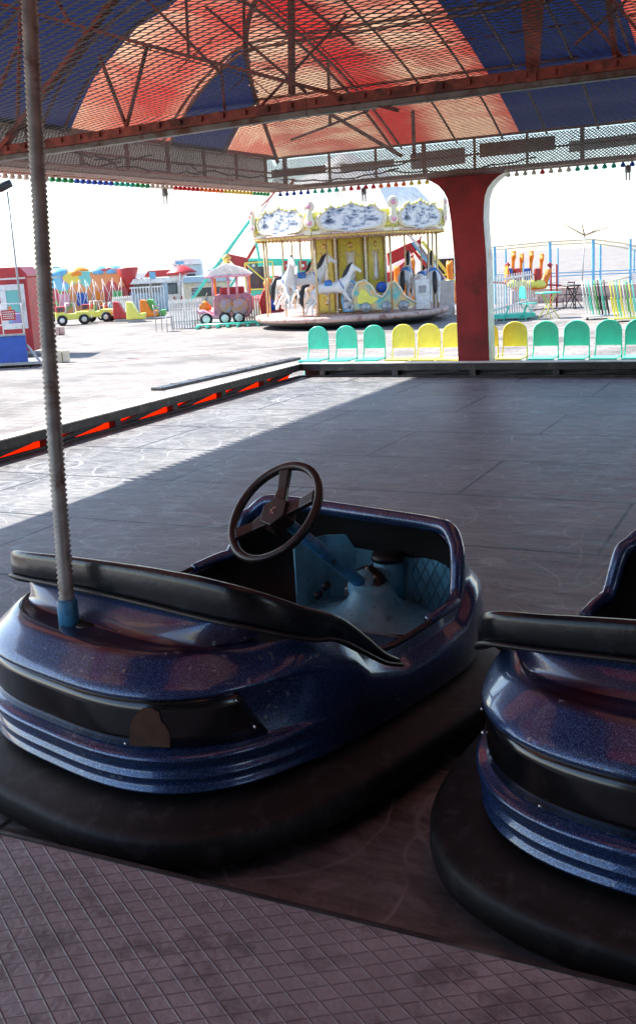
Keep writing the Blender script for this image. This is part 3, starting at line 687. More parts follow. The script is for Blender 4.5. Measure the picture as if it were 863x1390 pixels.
# ------------------------------------------------------------------ bumper car
def spow(v, e): return math.copysign(abs(v)**e, v)
def outline(t, w, lf, lr, nf=3.6, nr=3.1):
    c, s = math.cos(t), math.sin(t); n = nf if s > 0 else nr
    return w*spow(c, 2/n), (lf if s > 0 else lr)*spow(s, 2/n)
def lerp_tab(tab, x):
    if x <= tab[0][0]: return tab[0][1]
    for (a, u), (c, v) in zip(tab, tab[1:]):
        if x <= c:
            k = (x-a)/(c-a); k = k*k*(3-2*k); return u+(v-u)*k
    return tab[-1][1]
ZSH = [(-.78, .598), (-.40, .598), (-.18, .52), (.0, .375), (.12, .355), (.5, .375), (.68, .48), (.95, .49)]
ZOP = [(-.55, .705), (-.40, .67), (-.17, .555), (-.02, .425), (.1, .405), (.53, .43), (.62, .60), (.68, .66)]
W_, LF, LR = .665, .95, .85
def side_k(x, y):                       # 1 on the tail, fading out along the flanks
    k = min(1, max(0, (-.28-y)/.26)); return k*k*(3-2*k)
NA = 144
def build_body(parent):
    b = MB(); rings = []
    def ring(fn):
        rings.append([fn(2*PI*(i+.5)/NA) for i in range(NA)])
    prof = [(.115, -.085, 0), (.15, -.080, 0), (.178, -.066, 0), (.192, -.036, .5), (.199, -.004, 1), (.204, .006, 1), (.211, .008, 1), (.217, -.004, 1), (.243, -.001, 1), (.250, .009, 1), (.257, .011, 1), (.263, -.001, 1), (.290, .001, 1), (.298, .013, 1),
            (.312, .021, 1), (.324, .021, 1), (.330, .008, 1), (.334, -.014, 1), (.341, -.018, 1), (.41, -.020, 1), (.488, -.026, 1), (.493, -.022, 1), (.497, -.002, 1), (.504, .003, 1), (.514, .0, 1), (.535, -.018, 1), (.56, -.042, 1), (.58, -.062, 1), (.592, -.074, 1), (.600, -.085, 1), (.604, -.098, 1), (.605, -.108, 1)]
    def R(zz, off, k):
        def fn(t):
            x, y = outline(t, W_, LF, LR); kk = side_k(x, y)
            flank = .012*math.sin(min(1, max(0, (zz-.19)/.34))*PI) if zz < .53 else -.45*(zz-.53)
            if k == 0: o = off
            else:
                o = off*kk*k + (1-kk)*flank + (1-k)*-.036*kk
            x, y = outline(t, W_+o, LF+o, LR+o)
            sh = lerp_tab(ZSH, y)
            z = zz if zz < .19 else .19+(zz-.19)*(sh-.19)/(.605-.19)
            return (x, y, z)
        return fn
    for p in prof: ring(R(*p))
    def O(t, q, dz):
        xb, yb = outline(t, W_, LF, LR); ins = .036+.078*side_k(xb, yb)
        xo, yo = outline(t, W_-ins, LF-ins, LR-ins); xi, yi = outline(t, .607, .70, .56, 6, 6)
        x = xo+(xi-xo)*q; y = yo+(yi-yo)*q
        zs = lerp_tab(ZSH, yo); zo = lerp_tab(ZOP, yi); kk = side_k(xo, yo)
        kr = side_k(xo, yo); q2 = max(0, (q-.5)/.5); z = zs+(zo-zs)*((q*(1-kr)+q2*kr) if yo < .5 else (1-(1-q)**1.7))
        dd = dz*kk
        return (x, y, z+dd)
    for q, dz in [(.05, .0), (.25, -.002), (.42, .0), (.52, .0), (.57, .006), (.61, .026), (.66, .036), (.73, .030), (.85, .014), (.95, .004), (1., .0)]:
        ring(lambda t, q=q, dz=dz: O(t, q, dz*(1 if q < .6 else (.62+.38*math.tanh((abs(math.cos(t))-.45)*7)))))
    def I(t):
        x, y = outline(t, .597, .685, .545, 6, 6); return (x, y, lerp_tab(ZOP, y)-.01)
    ring(I)
    vs = [v for r in rings for v in r]; fs = []
    for r in range(len(rings)-1):
        for i in range(NA): fs.append((r*NA+i, r*NA+(i+1) % NA, (r+1)*NA+(i+1) % NA, (r+1)*NA+i))
    b.add(vs, fs, smooth=True)
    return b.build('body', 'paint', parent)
def build_car():
    root = thing('bumper_car', 'blue metallic bumper car in front with its black steering wheel in full view', 'bumper car', (0, 0, 0), 0, 'blue bumper cars parked at the walkway')
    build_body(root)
    # lining of the cockpit
    b = MB(); vs = []; n = 72
    specs = [(.566, .687, .507, None), (.57, .74, .50, .07), (.575, .84, .50, .16), (.56, .84, .49, None)]
    for k in range(4):
        for i in range(n):
            t = 2*PI*(i+.5)/n
            if k == 0: x, y = outline(t, .593, .682, .54, 6, 6); z = lerp_tab(ZOP, y)-.012
            elif k == 1: x, y = outline(t, .61, .76, .51, 5, 6); z = lerp_tab(ZOP, min(y, .68))-.055
            elif k == 2: x, y = outline(t, .61, .83, .51, 5, 6); z = min(.40, lerp_tab(ZOP, y)-.07)
            else: x, y = outline(t, .58, .82, .49, 5, 6); z = .20
            vs.append((x, y, z))
    fs = [(r*n+i, r*n+(i+1) % n, (r+1)*n+(i+1) % n, (r+1)*n+i) for r in range(3) for i in range(n)]
    fs.append(tuple(3*n+i for i in range(n)))
    b.add(vs, fs, smooth=True); b.build('cockpit_lining', 'liner', root)
    # rubber bumper ring
    b = MB(); prof = [(-.06, .085), (.12, .07), (.160, .08), (.176, .10), (.180, .13), (.178, .185), (.168, .205), (.150, .216), (.10, .226), (.092, .236), (.02, .244), (-.06, .24)]
    vs = []; n = 120
    for (o, z) in prof:
        for i in range(n):
            t = 2*PI*(i+.5)/n; x, y = outline(t, W_-.03+o, LF-.05+o, LR-.035+o, 3.2, 3.0); vs.append((x, y, z*.80-.02))
    m = len(prof); fs = [(((r+1) % m)*n+i, ((r+1) % m)*n+(i+1) % n, r*n+(i+1) % n, r*n+i) for r in range(m) for i in range(n)]
    b.add(vs, fs, smooth=True); b.build('rubber_bumper', 'rubber', root)
    # blue skirt edge just above the rubber
    b = MB(); pts = []
    for i in range(96):
        t = 2*PI*(i+.5)/96; x, y = outline(t, W_-.072, LF-.072, LR-.072); pts.append((x, y, .186))
    b.tube(pts, .010, 6, closed=True); b.build('skirt_trim', 'skyblue', root)
    # chassis and wheels under the car
    b = MB(); b.box((0, .05, .10), (.9, 1.2, .09)); b.build('chassis', 'black', root)
    for x, y in ((-.34, -.45), (.34, -.45), (0, .6)):
        MB().lathe([(.02, -.025), (.07, -.025), (.075, 0), (.07, .025), (.02, .025)], 16, (x, y, .075), axis='x').build('wheel', 'tyre', root)
    # smoked strip on the tail
    b = MB(); vs = []; n = 60; zs = [.340, .375, .41, .45, .489]
    t0, t1 = 1.5*PI-1.12, 1.5*PI+1.12
    for z in zs:
        k = (z-.340)/.149
        for i in range(n+1):
            s = i/n*2-1; tt = 1.5*PI+s*(1.10-.14*k); x, y = outline(tt, W_-.010, LF, LR-.010)
            vs.append((x, y, z))
    fs = [(r*(n+1)+i, r*(n+1)+i+1, (r+1)*(n+1)+i+1, (r+1)*(n+1)+i) for r in range(4) for i in range(n)]
    b.add(vs, fs, smooth=True); o = b.build('tail_panel', 'darkplastic', root)
    md = o.modifiers.new('s', 'SOLIDIFY'); md.thickness = .006; md.offset = 0
    for s in (-1, 1):
        tt = 1.5*PI+s*1.03; x, y = outline(tt, W_+.001, LF, LR+.001)
        MB().lathe([(.001, -.004), (.007, -.003), (.008, 0), (.005, .003), (.001, .004)], 10, (x, y, .372), axis='y').build('screw', 'chrome', root)
    for tt, zz in ((1.5*PI+.95, .468), (1.5*PI-.95, .468), (1.5*PI+.35, .352), (1.5*PI-.35, .352), (1.5*PI+1.27, .30), (1.5*PI-1.27, .30)):
        x, y = outline(tt, W_+.002, LF, LR+.002)
        MB().lathe([(.001, -.004), (.005, -.003), (.0055, 0), (.001, .003)], 8, (x, y, zz), axis='y').build('screw', 'chrome', root)
    # seat
    b = MB(); b.box((0, -.14, .29), (.98, .46, .12)); b.build('seat_cushion', 'leather', root, bevel=.03)
    b = MB(); b.box((0, -.45, .49), (1.0, .08, .40), Matrix.Rotation(-.18, 3, 'X')); b.build('seat_back', 'leather', root, bevel=.03)
    # padded roll round the back of the cockpit, running down to the side entries
    path = [(.70, .03, .405, .008, .010), (.70, -.06, .452, .012, .020), (.69, -.15, .525, .014, .031), (.675, -.25, .602, .015, .040), (.65, -.35, .666, .017, .048), (.61, -.44, .712, .018, .054), (.54, -.50, .742, .019, .060), (.42, -.53, .755, .020, .063), (.22, -.545, .757, .020, .060), (0, -.55, .750, .019, .056),
            (-.22, -.55, .738, .018, .052), (-.42, -.545, .722, .018, .049), (-.535, -.525, .708, .018, .047), (-.60, -.48, .68, .017, .044), (-.645, -.40, .63, .016, .040), (-.675, -.28, .565, .015, .034), (-.69, -.15, .49, .013, .030), (-.70, -.05, .43, .010, .02)]
    path = [(a, b_-(.04 if b_ < -.3 else 0), c-.008, d, e) for a, b_, c, d, e in path]
    vs = []; seg = 14; n = len(path)
    # densify
    dense = []
    for i in range(n-1):
        for k in range(4):
            f = k/4.; p0 = Vector(path[max(i-1, 0)]) if False else None
            a = path[max(i-1, 0)]; b0 = path[i]; c0 = path[i+1]; d0 = path[min(i+2, n-1)]
            dense.append([.5*((2*b0[j])+(-a[j]+c0[j])*f+(2*a[j]-5*b0[j]+4*c0[j]-d0[j])*f*f+(-a[j]+3*b0[j]-3*c0[j]+d0[j])*f**3) for j in range(5)])
    dense.append(list(path[-1])); n = len(dense)
    for i, p in enumerate(dense):
        a = Vector(dense[max(i-1, 0)][:3]); c = Vector(dense[min(i+1, n-1)][:3]); t_ = (c-a).normalized()
        up = Vector((0, 0, 1)); xx = t_.cross(up).normalized(); uu = xx.cross(t_).normalized()
        rot = -.35
        for k in range(seg):
            an = 2*PI*k/seg; ca, sa = spow(math.cos(an), .75), spow(math.sin(an), .75)
            ox, oz = ca*p[3], sa*p[4]
            if oz < 0: ox *= 1.1
            wr = 1+.02*noise.noise(Vector((p[0]*9, p[1]*9, k*.7)))
            vs.append(Vector(p[:3])+xx*(ox)*wr+uu*(oz)*wr)
    fs = [(i*seg+k, i*seg+(k+1) % seg, (i+1)*seg+(k+1) % seg, (i+1)*seg+k) for i in range(n-1) for k in range(seg)]
    fs += [tuple(range(seg))[::-1], tuple((n-1)*seg+k for k in range(seg))]
    b = MB(); b.add(vs, fs, smooth=True); rollo = b.build('padded_roll', 'leather', root)
    # piping under the roll
    b = MB(); b.tube([(p[0]*1.02, p[1]-(.022 if p[1] < -.3 else .0), p[2]-p[4]*.9) for p in dense], .008, 6); b.build('piping', 'black', rollo)
    # cowl rim
    rp_ = []
    for i in range(61):
        t = PI*(i/60); x, y = outline(t, .613, .70, .5, 6, 5)
        rp_.append((x, y))
    pts = []; rs = []
    for (x, y) in rp_:
        if y < .30: continue
        pts.append((x, y, lerp_tab(ZOP, y)+.008)); rs.append(.019+.012*min(1, max(0, (y-.35)/.3)))
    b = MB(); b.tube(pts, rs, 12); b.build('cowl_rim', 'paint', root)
    for s in (-1, 1):                                    # door sills: thin brown beading
        b = MB(); b.tube([(s*.62, y, lerp_tab(ZOP, y)+.006) for y in [-.12+.06*k for k in range(10)]], .011, 8); b.build('sill_beading', 'wheel_black', root)
    # blue footwell
    b = MB(); b.box((.18, .60, .235), (.78, .44, .03)); fl = b.build('footwell_floor', 'cabblue', root, bevel=.006)
    pl = [(-.23, .56), (-.20, .74), (-.10, .81), (.20, .81), (.44, .79), (.56, .56)]
    for i in range(5):
        (xa, ya), (xb, yb) = pl[i], pl[i+1]; b = MB()
        b.bar((xa, ya, .385), (xb, yb, .385), .012, .30)
        b.build('footwell_panel', 'cabplate' if i in (3, 4) else 'cabblue', root, bevel=.003)
    # steering head: base disc, cone, collar with bolts, motor can
    hx, hy = .15, .60
    b = MB(); b.lathe([(.001, .25), (.255, .25), (.26, .264), (.254, .272), (.225, .274), (.218, .280), (.15, .305), (.105, .345), (.085, .385), (.08, .40), (.001, .40)], 48, (hx, hy, 0)); b.build('steering_head', 'cabblue', root)
    MB().lathe([(.255, .249), (.275, .249), (.275, .253), (.255, .253)], 40, (hx, hy, 0)).build('gasket', 'black', root)
    dirv = Vector((0, -.80, .60)).normalized(); bc = Vector((hx-.06, hy+.04, .37))
    top = Vector((.035, .20, .775)); dirv = (top-bc).normalized()
    b = MB(); b.tube([bc-dirv*.05, bc+dirv*.035], .088, 24); col = b.build('collar', 'black', root)
    b = MB(); b.tube([bc+dirv*.035, bc+dirv*.05], .062, 24); b.build('collar_ring', 'cabblue', root)
    X_ = dirv.cross(Vector((1, 0, 0))).normalized(); Y_ = dirv.cross(X_)
    for k in range(6):
        a = k*PI/3; c = bc+dirv*.035+(X_*math.cos(a)+Y_*math.sin(a))*.068
        MB().tube([c, c+dirv*.014], .009, 6).build('bolt', 'grey', root)
    b = MB(); b.tube([bc, bc+dirv*.2, top-dirv*.03], [.027, .025, .023], 16); b.build('steering_column', 'skyblue', root)
    b = MB(); b.lathe([(.062, .27), (.062, .45), (.055, .465), (.035, .47), (.001, .47)], 24, (hx-.03, hy+.15, 0)); b.build('motor_can', 'cabblue', root)
    b = MB(); b.lathe([(.066, .468), (.07, .48), (.066, .495), (.03, .50), (.001, .50)], 16, (hx-.03, hy+.15, 0)); b.build('motor_cap', 'black', root)
    MB().tube([(hx-.02, hy+.06, .38), (hx-.08, hy+.10, .44), (hx-.07, hy+.15, .46), (hx-.04, hy+.15, .48)], .012, 8).build('hose', 'black', root)
    for (x, y, z) in ((-.15, .62, .31), (-.12, .64, .35)): MB().tube([(x, y, z), (x+.012, y-.035, z)], .016, 10).build('knob', 'black', root)
    for (x, y) in ((.17, .43), (.05, .46)): MB().lathe([(.028, .286), (.026, .298), (.012, .302), (.001, .302)], 12, (x, y, -.012)).build('cap_bolt', 'black', root)
    # steering wheel
    wh = bpy.data.objects.new('steering_wheel', None)
    Rm = Matrix((X_, Y_, dirv)).transposed()
    b = MB(); RW = .203
    b.tube([top+Rm @ Vector((RW*math.cos(2*PI*k/56), RW*math.sin(2*PI*k/56), .02)) for k in range(56)], .0175, 12, closed=True)
    # hub boss
    hexp = [(.055*math.cos(k*PI/3+.3), .055*math.sin(k*PI/3+.3)) for k in range(6)]
    for (w0, w1, z0, z1) in ((.080, .064, -.025, .032),):
        vs = [top+Rm @ Vector((p[0]*w0/.055, p[1]*w0/.055, z0)) for p in hexp]+[top+Rm @ Vector((p[0]*w1/.055, p[1]*w1/.055, z1)) for p in hexp]
        b.add(vs, [(0, 1, 2, 3, 4, 5)[::-1], (6, 7, 8, 9, 10, 11)]+[(i, (i+1) % 6, 6+(i+1) % 6, 6+i) for i in range(6)])
    wheel = b.build('steering_wheel', 'wheel_black', root, bevel=.003)
    for ang in SPOKES:
        a = ang; dv = X_*math.cos(a)+Y_*math.sin(a); sd = dirv.cross(dv).normalized(); b = MB()
        P0 = top+dv*.04+dirv*.008; P1 = top+dv*.185+dirv*.02
        vs = []
        for (p, w, th) in ((P0, .034, .012), (top+dv*.11+dirv*.008, .022, .010), (P1, .026, .012)):
            vs += [p+sd*w+dirv*th, p-sd*w+dirv*th, p-sd*w-dirv*th, p+sd*w-dirv*th]
        b.add(vs, [(0, 1, 2, 3)]+[(r*4+i, r*4+(i+1) % 4, (r+1)*4+(i+1) % 4, (r+1)*4+i) for r in (0, 1) for i in range(4)]+[(8, 9, 10, 11)[::-1]])
        b.build('spoke', 'wheel_black', wheel, bevel=.005)
    b = MB()                                            # small embossed mark on the hub: three strokes
    c = top+dirv*.033
    for (u1, v1, u2, v2) in ((-.014, -.012, 0, .014), (0, .014, .014, -.012), (-.016, .004, .016, .004)):
        b.bar(c+X_*u1+Y_*v1, c+X_*u2+Y_*v2, .004, .003, up=tuple(dirv))
    b.build('hub_emblem', 'chrome', wheel)
    # current pole at the back
    MB().lathe([(.033, .56), (.033, .672), (.028, .68), (.001, .68)], 20, (-.085, -.68, 0)).build('pole_sleeve', 'skyblue', root)
    MB().tube([(-.03, -.655, .59), (-.03, -.655, .6015)], .036, 18).build('socket_hole', 'black', root)
    return root
SPOKES = [.26, -1.13, 2.23]

def corrugated_pole(car_root, base, topp, bow):
    b = MB(); pts = []; rs = []; n = 125
    for i in range(n*2+1):
        f = i/(n*2); p = base.lerp(topp, f)+bow*math.sin(PI*f)
        pts.append(p); rs.append(.0275 if i % 2 else .0215)
    b.tube(pts, rs, 14); o = b.build('current_pole', 'pole', car_root)
    MB().tube([topp+Vector((-.0, 0, 0)), topp+Vector((0, .0, .05))], .012, 8).build('contact_shoe', 'grey', car_root)
    return o
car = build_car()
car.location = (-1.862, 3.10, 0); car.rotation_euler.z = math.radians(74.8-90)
# pole: base on the deck, top touching the net, measured from the photograph
Rz = Matrix.Rotation(-car.rotation_euler.z, 3, 'Z')
baseW = Vector((-.085, -.68, .66)); 
pt = onz(37, -60, 2.68); topL_ = Rz @ (pt-car.location)
car_label2 = 'blue metallic bumper car at the right edge, cut off by the frame'
car2 = copy_tree(car); car2['label'] = car_label2
car2.location = (-.118, 3.055, 0); car2.rotation_euler.z = math.radians(82.5-90)
corrugated_pole(car, baseW, topL_, Vector((-.015, .0, 0)))
corrugated_pole(car2, baseW, Vector((.05, -.5, 2.68)), Vector((.01, .02, 0)))
# a patch peeled off the first car's tail panel
b = MB(); n = 12; pp = []
cpts = [(-.075, .346), (.055, .346), (.058, .39), (.044, .420), (.034, .428), (.030, .456), (.008, .469), (-.022, .466), (-.036, .452), (-.052, .440), (-.068, .41)]
sx = .375
vs = []
for (a, z) in cpts:
    tt = 1.5*PI+(sx+a*1.3)*.98*1.35; x, y = outline(tt, W_-.006, LF, LR-.006); vs.append((x, y-.0015, z))
b.add(vs, [tuple(range(len(vs)))]); o = b.build('peeled_patch', 'brownpatch', car); o.modifiers.new('s', 'SOLIDIFY').thickness = .002

# ------------------------------------------------------------------ chairs
def make_chair(m, label, group):
    t = thing('folding_chair', label, 'chair', (0, 0, 0), 0, group)
    # local: seat faces -y, origin on the ground under the seat centre
    b = MB(); poly = []
    for k in range(15):
        a = PI*k/14; poly.append((.183*math.cos(a), .80+.138*math.sin(a)))
    poly = [(.182, .60)]+poly+[(-.182, .60)]
    b.prism(poly, -.006, .006); o = b.build('backrest', m, t, bevel=.003); o.location = (0, .175, 0); o.rotation_euler.x = -.0
    fr = MB(); fr.tube([(.205, .13, .44)]+[(.195, .165, .55)]+[(.19*math.cos(PI*k/14), .175, .80+.145*math.sin(PI*k/14)) for k in range(15)]+[(-.195, .165, .55), (-.205, .13, .44)], .011, 8); fr.build('back_frame', m, t)
    MB().box((0, -.01, .452), (.40, .38, .022)).build('seat', m, t, bevel=.008)
    MB().box((0, -.195, .435), (.40, .014, .03)).build('seat_edge', m, t, bevel=.003)
    for s in (-1, 1):
        MB().tube([(s*.205, .14, .45), (s*.205, -.18, .0)], .011, 8).build('leg', m, t)
        MB().tube([(s*.19, -.15, .44), (s*.19, .20, .0)], .011, 8).build('leg', m, t)
    MB().tube([(-.2, .155, .06), (.2, .155, .06)], .008, 6).build('stretcher', m, t)
    return t
teal = make_chair('teal', 'teal folding chair, leftmost of the row behind the far rail', 'folding chairs lined up behind the far rail')
yel = make_chair('yellow', 'yellow folding chair next to the third teal one from the left of the row', 'folding chairs lined up behind the far rail')
row = [(426, 't', None), (465, 't', 'teal folding chair, second from the left end of the row'), (503, 't', 'teal folding chair just left of the yellow ones in the row'),
       (543, 'y', None), (578, 'y', 'yellow folding chair, middle one of the three left of the red pillar'), (613, 'y', 'yellow folding chair half hidden by the left side of the red pillar'),
       (656, 'y', 'yellow folding chair showing only as a sliver right of the pillar'), (694, 'y', 'yellow folding chair just left of the right-hand teal chairs'),
       (737, 't', 'teal folding chair, first one right of the yellow chairs'), (779, 't', 'teal folding chair, second one right of the yellow chairs'),
       (822, 't', 'teal folding chair, second from the right edge of the photo'), (864, 't', 'teal folding chair cut by the right edge of the photo')]
for (px, c, lab) in row:
    p = ony(px, 487, 14.42)
    loc = (p.x, 14.42+random.uniform(-.02, .02), G); rz = random.uniform(-.05, .05)
    if lab is None:
        o = teal if c == 't' else yel; o.location = loc; o.rotation_euler.z = rz; o.scale = (.9, 1, 1)
    else: dup(teal if c == 't' else yel, loc, rz, lab)

# ------------------------------------------------------------------ the fairground behind
# --- merry-go-round
f = Fr(484, 447)
SC = .0205
ctr = f.o + Vector((-sy, cy, 0))*2.9
t = thing('carousel', 'cream and gold carousel with scenic rounding boards and yellow centre', 'carousel', ctr, YAW)
R8 = 2.95
def oct_(r, k, off=0): a = -PI/2+PI/8+k*PI/4+off; return Vector((r*math.cos(a), r*math.sin(a), 0))
MB().lathe([(.01, .22), (2.92, .22), (2.97, .27), (2.97, .36), (2.9, .38), (.01, .38)], 40).build('platform', 'soffit', t)
MB().lathe([(.01, .0), (2.3, .0), (2.9, .22), (.01, .22)], 40).build('platform_underside', 'black', t)
b = MB(); b.lathe([(2.9, 2.72), (2.95, 2.76), (2.75, 3.3), (2.2, 3.9), (.2, 5.0), (.01, 5.05)], 8, smooth=False); roof_ = b.build('roof', 'white', t); roof_.rotation_euler.z = PI/8
b = MB(); b.lathe([(1.1, 2.55), (2.9, 2.66), (2.9, 2.70), (1.1, 2.62)], 32); b.build('ceiling_ring', 'soffit', t)
for k in range(8):
    A = oct_(R8, k-1); B_ = oct_(R8, k); mid = (A+B_)/2; dx_ = (B_-A); Ln = dx_.length; dx_.normalize()
    ang = math.atan2(dx_.y, dx_.x)
    # valance
    b = MB(); b.box((0, 0, 2.74), (Ln-.02, .05, .16)); b.box((-Ln*.45, 0, 3.0), (Ln*.1, .05, .5), mi=2); b.box((Ln*.45, 0, 3.0), (Ln*.1, .05, .5), mi=2); b.box((0, -.03, 2.62), (Ln, .04, .05), mi=1)
    for j in range(14): b.lathe([(.001, -.03), (.03, -.02), (.04, .02), (.03, .04)], 6, (-Ln/2+Ln*(j+.5)/14, -.03, 2.59), mi=1)
    o = b.build('valance', ['cream', 'gold', 'yellow'], t); o.location = mid; o.rotation_euler.z = ang
    # scenic board with lobed outline
    def lobes(scale, n=40):
        top_ = []; bot_ = []
        for i in range(n+1):
            x = -.95+1.9*i/n; c_ = max(0, 1-(abs(x)/.95)**6)**.5
            zt2 = (.17+.23*math.exp(-(x/.36)**2)+.15*math.exp(-((abs(x)-.58)/.19)**2))*c_+.012*math.cos(x*22)
            zb2 = (-.30-.09*math.exp(-(x/.22)**2))*c_
            top_.append((x*scale, 3.05+zt2*scale)); bot_.append((x*scale, 3.05+zb2*scale))
        return top_+bot_[1:-1][::-1]
    b = MB(); b.prism(lobes(1.06), -.10, -.04); o = b.build('rounding_board', 'cream', t, bevel=.01); o.location = mid; o.rotation_euler.z = ang
    b = MB(); b.prism(lobes(.92), -.115, -.10); o2 = b.build('scenic_painting', 'scenic', o)
    b = MB(); b.tube([(x, -.105, z) for x, z in lobes(1.0)], .022, 6, closed=True); b.build('scroll_trim', 'cream', o)
    b = MB()
    for i in range(11):
        x, z = lobes(1.06)[3+int(i*3.4)]; b = MB(); b.lathe([(.001, -.03), (.036, -.02), (.036, .02), (.001, .03)], 8, (x, -.12, z), mi=0, axis='y').build('bulb', 'yellow', o)
    # corner cartouche
    b = MB(); b.lathe([(.001, -.03), (.13, -.02), (.17, 0), (.13, .03), (.001, .04)], 14, (0, 0, 3.42), axis='y'); b.lathe([(.001, -.03), (.12, -.02), (.16, 0), (.001, .03)], 14, (0, 0, 2.98), axis='y')
    b.lathe([(.02, -.28), (.07, -.2), (.10, 0), (.07, .2), (.02, .28)], 10, (0, .02, 3.15))
    b.lathe([(.001, -.06), (.07, -.05), (.08, -.02), (.001, -.01)], 12, (0, 0, 3.42), mi=1, axis='y'); b.lathe([(.001, -.06), (.07, -.05), (.08, -.02), (.001, -.01)], 12, (0, 0, 2.98), mi=1, axis='y')
    o = b.build('cartouche', ['cream', 'pink'], t); o.location = B_*1.03; o.rotation_euler.z = math.atan2(B_.y, B_.x)+PI/2
    # outer pole
    P = oct_(2.75, k); MB().tube([(P.x, P.y, .38), (P.x, P.y, 2.66)], .03, 8).build('canopy_post', 'brass', t)
# centre drum with yellow panels
for k in range(8):
    A = oct_(1.15, k-1); B_ = oct_(1.15, k); mid = (A+B_)/2; dx_ = B_-A; ang = math.atan2(dx_.y, dx_.x); Ln = dx_.length
    b = MB(); hw = Ln*.42
    # panel with a real keyhole-shaped mirror slot
    b.box((0, 0, .85), (hw*2, .04, .9)); b.box((0, 0, 2.38), (hw*2, .04, .44)); b.box((-hw*.68, 0, 1.73), (hw*.64, .04, .86)); b.box((hw*.68, 0, 1.73), (hw*.64, .04, .86))
    o = b.build('centre_panel', 'yellowpanel', t, bevel=.01); o.location = mid; o.rotation_euler.z = ang
    b = MB(); b.box((0, .03, 1.73), (hw*.74, .01, .90)); m2 = b.build('mirror', 'white', o)
    b = MB(); b.tube([(hw*.36*math.cos(q)*(1.25 if math.sin(q) < -.3 else .8), -.03, 1.73+.43*math.sin(q)) for q in [2*PI*i/24 for i in range(24)]], .015, 6, closed=True); b.tube([(hw*.92*s1, -.03, z1) for s1, z1 in ((-1, .45), (1, .45), (1, 2.55), (-1, 2.55))], .014, 6, closed=True); 
    for zz in (.7, 1.0, 2.35): b.lathe([(.001, -.03), (.05, -.02), (.09, 0), (.001, .01)], 8, (0, -.02, zz), axis='y')
    b.build('scroll_ornament', 'gold', o)
    b = MB(); b.tube([(B_.x, B_.y, .38+.05*i) for i in range(46)], [.05 if i % 2 else .035 for i in range(46)], 8); b.build('bead_column', 'cream', t)
# things riding on it
UP = Vector((0, 0, 1))
def horse_mesh(parent, bodym='horse_white'):
    J = [(0, .0, 1.0, .17), (.22, 0, 1.02, .18), (.42, 0, 1.05, .17), (-.22, 0, 1.0, .17), (-.40, 0, 1.04, .17),     # 0 mid,1,2 chest,3,4 rump
         (.56, 0, 1.25, .115), (.66, 0, 1.45, .085), (.72, 0, 1.56, .075), (.84, 0, 1.50, .062), (.96, 0, 1.40, .045),  # neck 5,6 head 7,8,9
         (.46, .09, .90, .075), (.62, .10, .74, .05), (.80, .10, .80, .035), (.86, .10, .64, .03), (.90, .10, .60, .04),     # fore leg L lifted 10-14
         (.42, -.09, .88, .075), (.56, -.10, .66, .048), (.70, -.10, .56, .034), (.64, -.10, .40, .03), (.66, -.10, .35, .04),
         (-.44, .09, .88, .10), (-.42, .11, .70, .065), (-.60, .11, .52, .038), (-.66, .11, .34, .03), (-.70, .11, .28, .04),
         (-.46, -.09, .88, .10), (-.34, -.11, .68, .062), (-.50, -.11, .50, .038), (-.50, -.11, .32, .03), (-.52, -.11, .26, .04),
         (.70, .05, 1.66, .02), (.70, -.05, 1.66, .02)]
    E = [(0, 1), (1, 2), (0, 3), (3, 4), (2, 5), (5, 6), (6, 7), (7, 8), (8, 9), (2, 10), (10, 11), (11, 12), (12, 13), (13, 14), (2, 15), (15, 16), (16, 17), (17, 18), (18, 19),
         (4, 20), (20, 21), (21, 22), (22, 23), (23, 24), (4, 25), (25, 26), (26, 27), (27, 28), (28, 29), (7, 30), (7, 31)]
    return skin('body', J, E, bodym, parent, 1)
def make_horse(label):
    t = thing('carousel_horse', label, 'carousel horse', (0, 0, 0), 0, 'galloping horses on the carousel')
    horse_mesh(t)
    b = MB(); b.tube([(.72, 0, 1.68), (.60, 0, 1.56), (.50, 0, 1.38), (.40, 0, 1.22)], [.03, .06, .07, .03], 8); b.build('mane', 'horse_mane', t)
    b = MB(); b.tube([(-.54, 0, 1.12), (-.70, 0, 1.08), (-.78, 0, .88), (-.80, 0, .62), (-.76, 0, .5)], [.03, .06, .075, .06, .01], 8); b.build('tail', 'horse_mane', t)
    b = MB(); b.tube([(-.12, 0, 1.09), (-.02, 0, 1.085), (.10, 0, 1.10)], [.13, .145, .14], 14); b.build('saddle', 'saddle', t)
    b = MB(); b.tube([(.37, 0, 1.05), (.39, 0, 1.06)], [.186, .186], 14); b.build('harness', 'blue', t)
    b = MB(); b.tube([(0, 0, .1), (0, 0, 2.35)], .022, 8); b.build('pole', 'brass', t)
    return t
hs = make_horse('white carousel horse facing the front at the left edge of the carousel')
def place_on(px, py, dy): 
    """local offset from carousel centre: x from the photo, dy metres nearer/further than the centre"""
    P = ctr+Vector((-sy, cy, 0))*dy
    # walk along image right until the pixel column fits
    best = None
    for i in range(-120, 121):
        q = P+Vector((cy, sy, 0))*(i*.03); d = depth(q); w = (q-Vector((0, 0, H)))
        x = PX+F*w.dot(cright)/d
        if best is None or abs(x-px) < best[0]: best = (abs(x-px), q)
    q = best[1]; return Vector((q.x, q.y, G+.38+.0))
HZ = -.06
def hplace(first, px, dy, turn, label, dz=0., sc=1.0):
    o = hs if first else copy_tree(hs)
    o['label'] = label; p = place_on(px, 420, dy); o.location = p+Vector((0, 0, dz-.1)); o.rotation_euler.z = YAW+turn; o.scale = (sc,)*3
    return o
hplace(True, 390, -1.5, -1.25, 'white carousel horse facing the front at the left edge of the carousel', 0, 1.1)
hplace(False, 414, -1.6, .15, 'white dappled carousel horse galloping right, behind the front-facing one', .02, 1.1)
